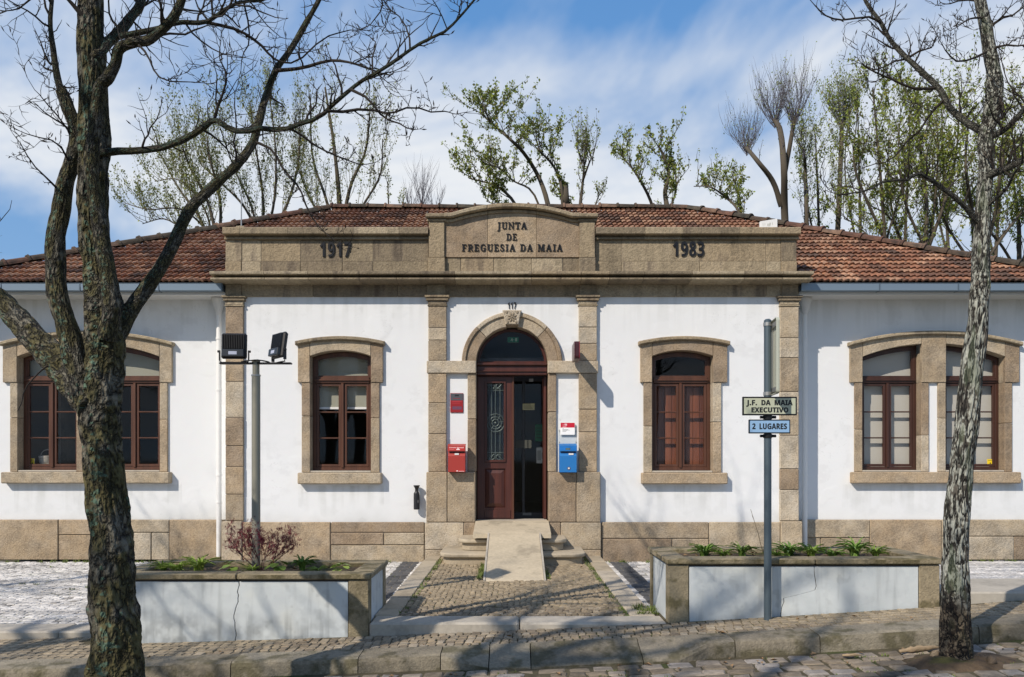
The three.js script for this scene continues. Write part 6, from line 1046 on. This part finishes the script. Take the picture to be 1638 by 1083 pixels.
{ // the earth round the right tree, and chips of wood in it
  struct('tree_pit', (() => { const g = new THREE.CircleGeometry(1, 40, 0, 6.2832), p = []; const P = [], I = []; const n = 40, m = 8, cx = X(1530, 6.8), cz = 6.82; for (let j = 0; j <= m; j++) for (let i = 0; i < n; i++) { const a = i / n * 6.2832, q = j / m, x = cx + Math.cos(a) * 0.44 * q * (1 + 0.12 * n3(Math.cos(a) * 2, Math.sin(a) * 2, 1)), zz = cz + Math.sin(a) * 0.28 * q * (1 + 0.12 * n3(Math.cos(a) * 2, Math.sin(a) * 2, 1)); P.push(x, streetY(x, zz) - 0.015 + 0.06 * (1 - q * q) + 0.02 * n3(x * 9, 3, zz * 9), zz); } for (let j = 0; j < m; j++) for (let i = 0; i < n; i++) { const a = j * n + i, b = j * n + (i + 1) % n; I.push(a, b, a + n, b, b + n, a + n); } const h = new THREE.BufferGeometry(); h.setAttribute('position', new THREE.Float32BufferAttribute(P, 3)); h.setIndex(I); h.computeVertexNormals(); return uvm(h); })(), M.soil, 'bare earth around the right tree');
  const r = rng(61), wood = std([0.46, 0.35, 0.22], { map: T.wood }), put = (px, py, z, l, w, turn, label, m = wood) => { const t = thing('wood_chunk', label, 'wood', [X(px, z), streetY(X(px, z), z) + 0.02, z]); t.rotation.set(0.1, turn, 0.05); mk('chunk', limb([[-l / 2, 0, 0, w * 0.6], [-l / 6, w * 0.3, 0.01, w], [l / 4, w * 0.2, 0, w * 0.9], [l / 2, 0, 0, w * 0.4]], { seg: 8, step: 0.02, rough: 0.5, freq: 30, seed: px }), m, t); };
  put(1496, 1045, 6.72, 0.10, 0.035, 0.6, 'pale lump of wood against the foot of the right tree'); put(1470, 1033, 6.50, 0.34, 0.022, 0.14, 'long pale strip of wood along the kerb left of the right tree'); put(1362, 1042, 6.55, 0.14, 0.012, -0.1, 'thin wood chip in the gutter'); put(1584, 1056, 6.95, 0.12, 0.03, 1.0, 'dark log end right of the right tree', std([0.12, 0.09, 0.06], { map: T.wood }));
}
{ // a few dry leaves blown along the gutter and the path
  const r = rng(91), P = [], I = [];
  const leaf = (x, y, z) => { const a = r() * 6.28, s = 0.018 + r() * 0.02, b = P.length / 3, c = Math.cos(a), d = Math.sin(a); for (const [u, v, h] of [[-1, 0, 0.006], [0, 0.5, 0.016], [1, 0, 0.008], [0, -0.5, 0.014], [0, 0, 0.004]]) P.push(x + (u * c - v * d) * s, y + h * (0.6 + r()), z + (u * d + v * c) * s); I.push(b, b + 1, b + 4, b + 1, b + 2, b + 4, b + 2, b + 3, b + 4, b + 3, b, b + 4); };
  for (let i = 0; i < 46; i++) { const x = -1.5 + r() * 7, z = 6.42 + r() * r() * 0.9; leaf(x, streetY(x, z) + 0.008, z); }
  for (let i = 0; i < 14; i++) { const z = 0.5 + r() * 4.5; leaf(-1.0 + r() * 2.1, PATH_Y + 0.012, z); } for (let i = 0; i < 16; i++) { const x = -4 + r() * 9, z = 5.55 + r() * 0.6; leaf(x, walkY(x) + 0.012, z); }
  for (let i = 0; i < 26; i++) { const x = -3.5 + r() * 2; leaf(x, 0.515, 4.62 + r() * 0.6); leaf(1.7 + r() * 2.0, 0.656, 4.62 + r() * 0.6); }
  const g = new THREE.BufferGeometry(); g.setAttribute('position', new THREE.Float32BufferAttribute(P, 3)); g.setIndex(I); g.computeVertexNormals();
  const m = mk(numbered('fallen_leaves'), g, std([0.27, 0.17, 0.085], { roughness: 0.9 }), scene); m.userData.kind = 'stuff'; m.userData.label = 'dry leaves scattered over paving and soil';
}
// moss and grass in the joints and along edges
{
  const r = rng(71), P = [], I = [];
  const tuft = (x, y, z, h, n) => { for (let k = 0; k < n; k++) { const a = r() * 6.28, l = h * (0.5 + r()), w = 0.004 + r() * 0.004, b = P.length / 3, ox = x + (r() - 0.5) * 0.07, oz = z + (r() - 0.5) * 0.05; P.push(ox - Math.sin(a) * w, y, oz + Math.cos(a) * w, ox + Math.sin(a) * w, y, oz - Math.cos(a) * w, ox + Math.cos(a) * l * 0.6, y + l, oz + Math.sin(a) * l * 0.6); I.push(b, b + 1, b + 2); } };
  for (let i = 0; i < 70; i++) { const x = -8.6 + r() * 6.8; tuft(x, courtY(x, 0.2), 0.14 + r() * 0.12, 0.04, 10); }
  for (let i = 0; i < 90; i++) { const x = -8.4 + r() * 4.4, z = 0.6 + r() * 4; if (n3(x * 0.8, 1, z * 1.5) > 0.1) tuft(x, courtY(x, z), z, 0.022, 14); }
  for (let i = 0; i < 80; i++) { const x = 1.5 + r() * 7; tuft(x, courtY(x, 0.2), 0.14 + r() * 0.2, 0.035, 10); }
  for (let i = 0; i < 26; i++) tuft(-0.40 - r() * 0.03, PATH_Y, 1.3 + r() * 1.4, 0.05, 9); for (let i = 0; i < 16; i++) tuft(0.46, PATH_Y, 1.8 + r() * 1.0, 0.035, 8);
  for (let i = 0; i < 40; i++) { const z = 0.3 + r() * 4.7; tuft(-1.08, PATH_Y, z, 0.03, 7); tuft(1.10, PATH_Y, z, 0.03, 7); }
  for (let i = 0; i < 22; i++) tuft(1.25 + r() * 0.18, PATH_Y, 4.6 + r() * 0.45, 0.05, 10);
  for (let i = 0; i < 300; i++) { const x = -1 + r() * 6, z = 6.42 + r() * 1.1; if (n3(x * 1.2, 4, z * 2) > -0.05) tuft(x, streetY(x, z) - 0.01, z, 0.018, 12); }
  const g = new THREE.BufferGeometry(); g.setAttribute('position', new THREE.Float32BufferAttribute(P, 3)); g.setIndex(I); g.computeVertexNormals();
  const m = mk(numbered('grass'), g, std([0.13, 0.17, 0.04], { roughness: 0.9 }), scene); m.userData.kind = 'stuff'; m.userData.label = 'short grass and moss in the paving joints';
}

// ------------------------------------------------------------------ the trees behind the building, each with trunk, branches and young leaves
class Leaves {
  constructor(seed) { this.r = rng(seed); this.P = []; this.C = []; this.I = []; }
  add(p, size, col) {
    const r = this.r, e = new THREE.Euler(r() * 6.28, r() * 6.28, r() * 6.28), b = this.P.length / 3, k = 0.65 + 0.7 * r(), s = size * (0.6 + 0.8 * r());
    for (const [x, y, z] of [[0, -0.5, 0], [0.34, 0.05, 0.12], [0, 0.6, 0], [-0.34, 0.05, 0.12]]) { const v = V(x * s, y * s, z * s).applyEuler(e); this.P.push(p.x + v.x, p.y + v.y, p.z + v.z); this.C.push(col[0] * k, col[1] * k, col[2] * k); }
    this.I.push(b, b + 1, b + 2, b, b + 2, b + 3);
  }
  geometry() { const g = new THREE.BufferGeometry(); g.setAttribute('position', new THREE.Float32BufferAttribute(this.P, 3)); g.setAttribute('color', new THREE.Float32BufferAttribute(this.C, 3)); g.setIndex(this.I); g.computeVertexNormals(); return g; }
}
const farLeaf = new THREE.MeshPhysicalMaterial({ color: 0xffffff, vertexColors: true, roughness: 0.75, transmission: 0.35, thickness: 0, ior: 1.2 });
const GREENS = { fresh: [0.25, 0.31, 0.06], olive: [0.25, 0.24, 0.06], grey: [0.27, 0.31, 0.12] };
// stems: list of { px: [[x, y], ...] , w } in the photograph at depth z; shoots grow from them, leaves along the shoots
function farTree(label, z, seed, stems, o) {
  const first = stems[0].px[0], base = [X(first[0], z), 0, z], t = thing('background_tree', label, 'tree', base, undefined), B = V(...base), R = rng(seed), sc = (CZ - z) / FPX, lv = new Leaves(seed + 1), col = GREENS[o.green || 'fresh'], twigs = new Skin();
  const shoot = (p, d, len, rad, depth) => {
    const n = 5, pts = []; let q = p.clone(), v = d.clone().normalize();
    for (let i = 0; i <= n; i++) {
      pts.push([q.x, q.y, q.z, rad * (1 - 0.8 * i / n)]);
      if (i > 1 && depth > 0 && R() < 0.85) shoot(q, v.clone().add(V((R() - 0.5) * 1.6, (R() - 0.2) * 0.9, (R() - 0.5) * 1.6)), len * (0.35 + 0.25 * R()), rad * 0.6, depth - 1);
      if (o.leaf && (depth < 2) && i > 0) { const m = o.leaf * 1.55 * (R() < 0.3 ? 2.2 : 0.2 + 0.7 * R()); for (let k = R(); k < m; k++) lv.add(q.clone().add(V((R() - 0.5) * 0.13, (R() - 0.5) * 0.13, (R() - 0.5) * 0.13)), (o.size || 0.1) * 0.52, R() < 0.25 ? GREENS.olive : col); }
      v.add(V((R() - 0.5) * (o.kink ?? 0.35), (o.up ?? 0.12), (R() - 0.5) * (o.kink ?? 0.35))).normalize(); q = q.clone().addScaledVector(v, len / n);
    }
    twigs.tube(pts, 3);
  };
  stems.forEach((st, si) => {
    const n = st.px.length - 1, zz = (i) => z + (st.dz ?? (R() - 0.5) * 2.2) * i / n;
    const pts = st.px.map(([x, y], i) => { const q = zz(i); return [X(x, q) - B.x, Math.max(-0.1, Y(y, q)) - B.y, q - B.z, Math.max(0.008, lerp(st.w, st.e ?? st.w * 0.3, i / n) / 2 * sc)]; });
    if (si === 0 || st.ground) { pts.unshift([pts[0][0] - (pts[1][0] - pts[0][0]) * 0.2, -0.1, pts[0][2], pts[0][3] * 1.25]); }
    mk(si === 0 ? 'trunk' : 'branch', limb(pts, { seg: 8, step: 0.25, rough: 0.08, freq: 4, seed: si }), M.farBark, t);
    const curve = new THREE.CatmullRomCurve3(pts.map((p) => V(p[0], p[1], p[2])), false, 'centripetal'), N = st.n ?? o.n, f = st.from ?? o.from ?? 0.4;
    for (let k = 0; k < N; k++) { const u = lerp(f, 1, (k + R()) / N), p = curve.getPoint(u), d = curve.getTangent(u), side = V((R() - 0.5) * 2, 0.35 + 0.5 * R(), (R() - 0.5) * 2).addScaledVector(d, o.along ?? 0.5); shoot(p, side, (st.len ?? o.len) * (0.6 + 0.7 * R()) * (o.taper ? lerp(1, 0.5, u) : 1), o.rad ?? 0.014, o.depth ?? 1); }
    if (st.whisk) { const p = curve.getPoint(1); for (let k = 0; k < st.whisk; k++) { const a = R() * 6.28, q = Math.sqrt(R()) * (st.spread ?? 0.9); shoot(p.clone().add(V(0, -R() * 0.25, 0)), V(Math.cos(a) * q, 1, Math.sin(a) * q), (st.wl ?? 1.6) * (0.7 + 0.5 * R()), 0.0095, 1); } }
  });
  mk('twigs', twigs.geometry(), o.twigMat || M.farTwig, t).userData.kind = 'stuff';
  if (lv.I.length) mk('crown', lv.geometry(), farLeaf, t);
  return t;
}
const yellowish = std([0.15, 0.14, 0.055], { roughness: 1 });
const bluish = std([0.12, 0.112, 0.13], { roughness: 1 });
{ // left clump: many-stemmed, small grey-green leaves along upright shoots
  const o = { n: 28, from: 0.16, len: 1.05, leaf: 1.3, size: 0.10, green: 'grey', along: 1.7, up: 0.18, rad: 0.009, depth: 1, twigMat: yellowish };
  const W = 5;
  farTree('leaning young-leaved tree left of the left limb, behind the roof', -8.0, 501, [
    { px: [[345, 430], [330, 370], [290, 335], [240, 335], [200, 325]], w: 4, n: 20 }, { px: [[348, 420], [325, 330], [290, 290], [248, 290]], w: 4 }, { px: [[345, 420], [320, 350], [285, 300], [262, 258]], w: 6 }, { px: [[348, 400], [335, 330], [305, 270], [292, 235]], w: 6 }, { px: [[340, 400], [300, 372], [262, 350], [228, 358]], w: 4 }, { px: [[350, 400], [352, 320], [335, 250], [330, 205]], w: 6 }], o);
  farTree('multi-stemmed young-leaved tree behind the left end of the parapet', -9.0, 502, [
    { px: [[418, 430], [405, 340], [375, 270], [352, 205]], w: W }, { px: [[420, 400], [420, 310], [408, 230], [400, 165]], w: W }, { px: [[422, 400], [440, 310], [440, 230], [432, 160]], w: W }, { px: [[425, 400], [390, 330], [350, 290], [320, 262]], w: 5 }, { px: [[425, 395], [462, 320], [478, 250], [480, 190]], w: 6 }], o);
  farTree('tall upright young-leaved tree behind the left parapet', -9.5, 503, [
    { px: [[542, 430], [543, 330], [535, 240], [520, 140]], w: 10, n: 18 }, { px: [[542, 400], [522, 320], [500, 250], [496, 150]], w: 6, n: 15 }, { px: [[545, 380], [560, 300], [585, 240], [592, 172]], w: 7, n: 18 }, { px: [[548, 390], [580, 330], [608, 280], [612, 222]], w: 5, n: 14 }, { px: [[538, 380], [512, 345], [488, 300], [478, 270]], w: 5 }], o);
  farTree('slight young sapling behind the ridge left of the gable', -11, 504, [{ px: [[624, 400], [622, 340], [620, 290]], w: 4, n: 7 }, { px: [[630, 390], [640, 350], [646, 318]], w: 3, n: 5 }], { ...o, len: 0.6 });
  farTree('leafless bluish brush behind the ridge left of the gable', -16, 505, [{ px: [[678, 400], [678, 345], [676, 325]], w: 4, n: 8, whisk: 26, spread: 0.8, wl: 1.2 }, { px: [[655, 400], [655, 348], [655, 335]], w: 3, n: 4, whisk: 12, wl: 0.9 }, { px: [[700, 400], [698, 350], [697, 338]], w: 3, n: 4, whisk: 12, wl: 0.8 }], { n: 6, len: 0.7, leaf: 0, twigMat: bluish, up: 0.2 });
}
{ // the middle
  const o = { n: 11, from: 0.3, len: 0.9, leaf: 2.5, size: 0.13, green: 'fresh', along: 0.3, up: 0.02, rad: 0.016, depth: 1, kink: 0.7 };
  farTree('lopsided leafy tree rising behind the inscription gable', -9, 511, [
    { px: [[905, 430], [905, 340], [904, 318], [903, 295]], w: 15, e: 12, n: 6, len: 0.5 }, { px: [[888, 400], [876, 325], [860, 280], [838, 245], [815, 222], [790, 200], [768, 180]], w: 9, n: 20, from: 0.5 }, { px: [[850, 380], [820, 320], [795, 298], [770, 290], [750, 285]], w: 6, n: 18, from: 0.25 }, { px: [[900, 380], [898, 300], [885, 265], [862, 240], [868, 232]], w: 6, n: 15 }, { px: [[880, 380], [850, 305], [822, 290], [800, 270], [775, 262]], w: 4, n: 12 }, { px: [[784, 195], [775, 175], [772, 158]], w: 3, n: 7, len: 0.5 }, { px: [[850, 340], [800, 330], [778, 322]], w: 3, n: 9, len: 0.5 }], o);
  farTree('small bare-tipped tree right of the inscription gable', -8, 512, [{ px: [[922, 430], [928, 330], [933, 285], [934, 262]], w: 7, n: 8, whisk: 22, spread: 0.55, wl: 0.95 }, { px: [[932, 290], [942, 262], [948, 250]], w: 4, n: 3, whisk: 9, wl: 0.7 }, { px: [[928, 400], [955, 320], [962, 308]], w: 3, n: 7 }], { n: 5, len: 0.45, leaf: 0.7, size: 0.1, up: 0.2, green: 'fresh', along: 0.8, depth: 1 });
  farTree('leafy tree with two leaning stems behind the right parapet', -9, 513, [{ px: [[1072, 430], [1068, 340], [1064, 305], [1070, 280], [1062, 250], [1052, 232]], w: 10, n: 18, e: 3 }, { px: [[1058, 400], [1042, 325], [1022, 285], [1005, 262], [990, 245]], w: 6, n: 17 }, { px: [[1070, 340], [1082, 300], [1078, 268]], w: 4, n: 8 }], { ...o, leaf: 1.7, len: 0.7, along: 0.7, up: 0.12 });
  farTree('low leafy branch reaching left behind the right parapet', -9, 514, [{ px: [[1195, 430], [1182, 340], [1160, 315], [1138, 300], [1110, 298]], w: 5, n: 18, from: 0.35 }, { px: [[1188, 400], [1185, 330], [1178, 300]], w: 4, n: 10 }], { ...o, leaf: 1.6, len: 0.66, up: 0.1 });
}
{ // the right: pollards with bare whisks, then maples in young leaf
  const w = { n: 4, len: 0.5, from: 0.6, leaf: 0.12, size: 0.09, up: 0.20, along: 0.8, twigMat: bluish, depth: 1, rad: 0.012 };
  farTree('tall pollard with bare whisk heads behind the right parapet', -10, 521, [{ px: [[1258, 430], [1255, 340], [1254, 270], [1248, 210], [1240, 192]], w: 13, e: 8, whisk: 60, spread: 1.15, wl: 1.25 }, { px: [[1255, 280], [1264, 230], [1271, 190]], w: 8, e: 6, whisk: 54, spread: 1.05, wl: 1.25 }, { px: [[1250, 330], [1236, 290], [1212, 258], [1194, 236]], w: 9, e: 6, whisk: 50, spread: 1.5, wl: 1.0 }], w);
  farTree('slender half-bare tree right of the tall pollard', -10.5, 522, [{ px: [[1291, 430], [1290, 340], [1288, 270], [1286, 240]], w: 9, e: 4, n: 16, from: 0.3, whisk: 16, wl: 0.9 }], { ...w, leaf: 1.1, len: 0.7 });
  farTree('straight pollard with green sides and bare top', -10, 523, [{ px: [[1337, 430], [1342, 330], [1345, 250], [1347, 195]], w: 9, e: 7, n: 22, from: 0.35, whisk: 54, spread: 1.0, wl: 1.25 }], { ...w, leaf: 1.6, len: 0.75 });
  const m = { n: 15, from: 0.18, len: 1.15, leaf: 0.62, size: 0.13, green: 'fresh', along: 0.55, up: 0.10, rad: 0.013, depth: 2, kink: 0.5 };
  farTree('slim maple in young leaf left of the right street tree', -7.5, 531, [{ px: [[1418, 440], [1412, 330], [1404, 230], [1396, 140]], w: 7, n: 22, e: 2 }, { px: [[1414, 380], [1382, 310], [1366, 262], [1372, 180]], w: 5, n: 12 }, { px: [[1416, 390], [1440, 310], [1456, 262]], w: 4, n: 12 }], { ...m, leaf: 0.55, len: 0.85 });
  farTree('spreading maple in young leaf behind the right wing', -7, 532, [{ px: [[1480, 440], [1482, 330], [1474, 250], [1468, 170]], w: 8, n: 20 }, { px: [[1482, 400], [1450, 330], [1438, 260], [1440, 190]], w: 5 }, { px: [[1484, 400], [1512, 320], [1530, 240], [1536, 150]], w: 6, n: 18 }, { px: [[1484, 410], [1495, 330], [1500, 250], [1498, 180]], w: 5 }], m);
  farTree('broad leafy tree behind the right street tree', -8, 533, [{ px: [[1560, 440], [1555, 340], [1545, 270], [1550, 190]], w: 8 }, { px: [[1565, 430], [1590, 350], [1600, 280], [1612, 200]], w: 7 }, { px: [[1560, 430], [1520, 370], [1505, 330], [1500, 290]], w: 5 }, { px: [[1568, 430], [1610, 370], [1640, 330], [1660, 260]], w: 6 }], m);
  for (const [k, x, top, lean, label] of [[0, 1312, 215, -8, 'thin light-leaved tree just right of the tall pollard'], [1, 1378, 150, -6, 'thin tree in young leaf left of the slim maple'], [2, 1446, 165, 10, 'thin tree in young leaf right of the slim maple'], [3, 1518, 175, -12, 'thin tree in young leaf left of the right street tree'], [4, 1592, 165, 14, 'thin tree in young leaf right of the right street tree']])
    farTree(label, -12 - k * 0.6, 541 + k, [{ px: [[x, 440], [x + lean * 0.3, 350], [x + lean * 0.7, 260], [x + lean, top]], w: 6, e: 1.5, n: 20, from: 0.15 }, { px: [[x, 420], [x - 18, 340], [x - 26, 280], [x - 24, top + 60]], w: 4, n: 12 }], { ...m, leaf: 0.42, len: 0.95, rad: 0.010 });
  farTree('dense low green tree at the right edge behind the roof', -9.5, 534, [{ px: [[1630, 450], [1630, 370], [1625, 320], [1618, 270]], w: 8 }, { px: [[1630, 440], [1600, 390], [1570, 360], [1540, 345]], w: 5 }, { px: [[1632, 430], [1660, 350], [1670, 280], [1668, 200]], w: 6 }, { px: [[1630, 440], [1650, 400], [1690, 370]], w: 5 }], { ...m, leaf: 0.9, n: 16 });
  farTree('low leafy growth behind the right hip of the roof', -9, 535, [{ px: [[1450, 440], [1440, 380], [1420, 345], [1395, 330]], w: 5 }, { px: [[1455, 440], [1470, 390], [1500, 360], [1520, 350]], w: 5 }, { px: [[1440, 440], [1400, 390], [1370, 360], [1350, 350]], w: 4 }], { ...m, n: 12, len: 0.8 });
}
shade(scene);
renderer.render(scene, camera);
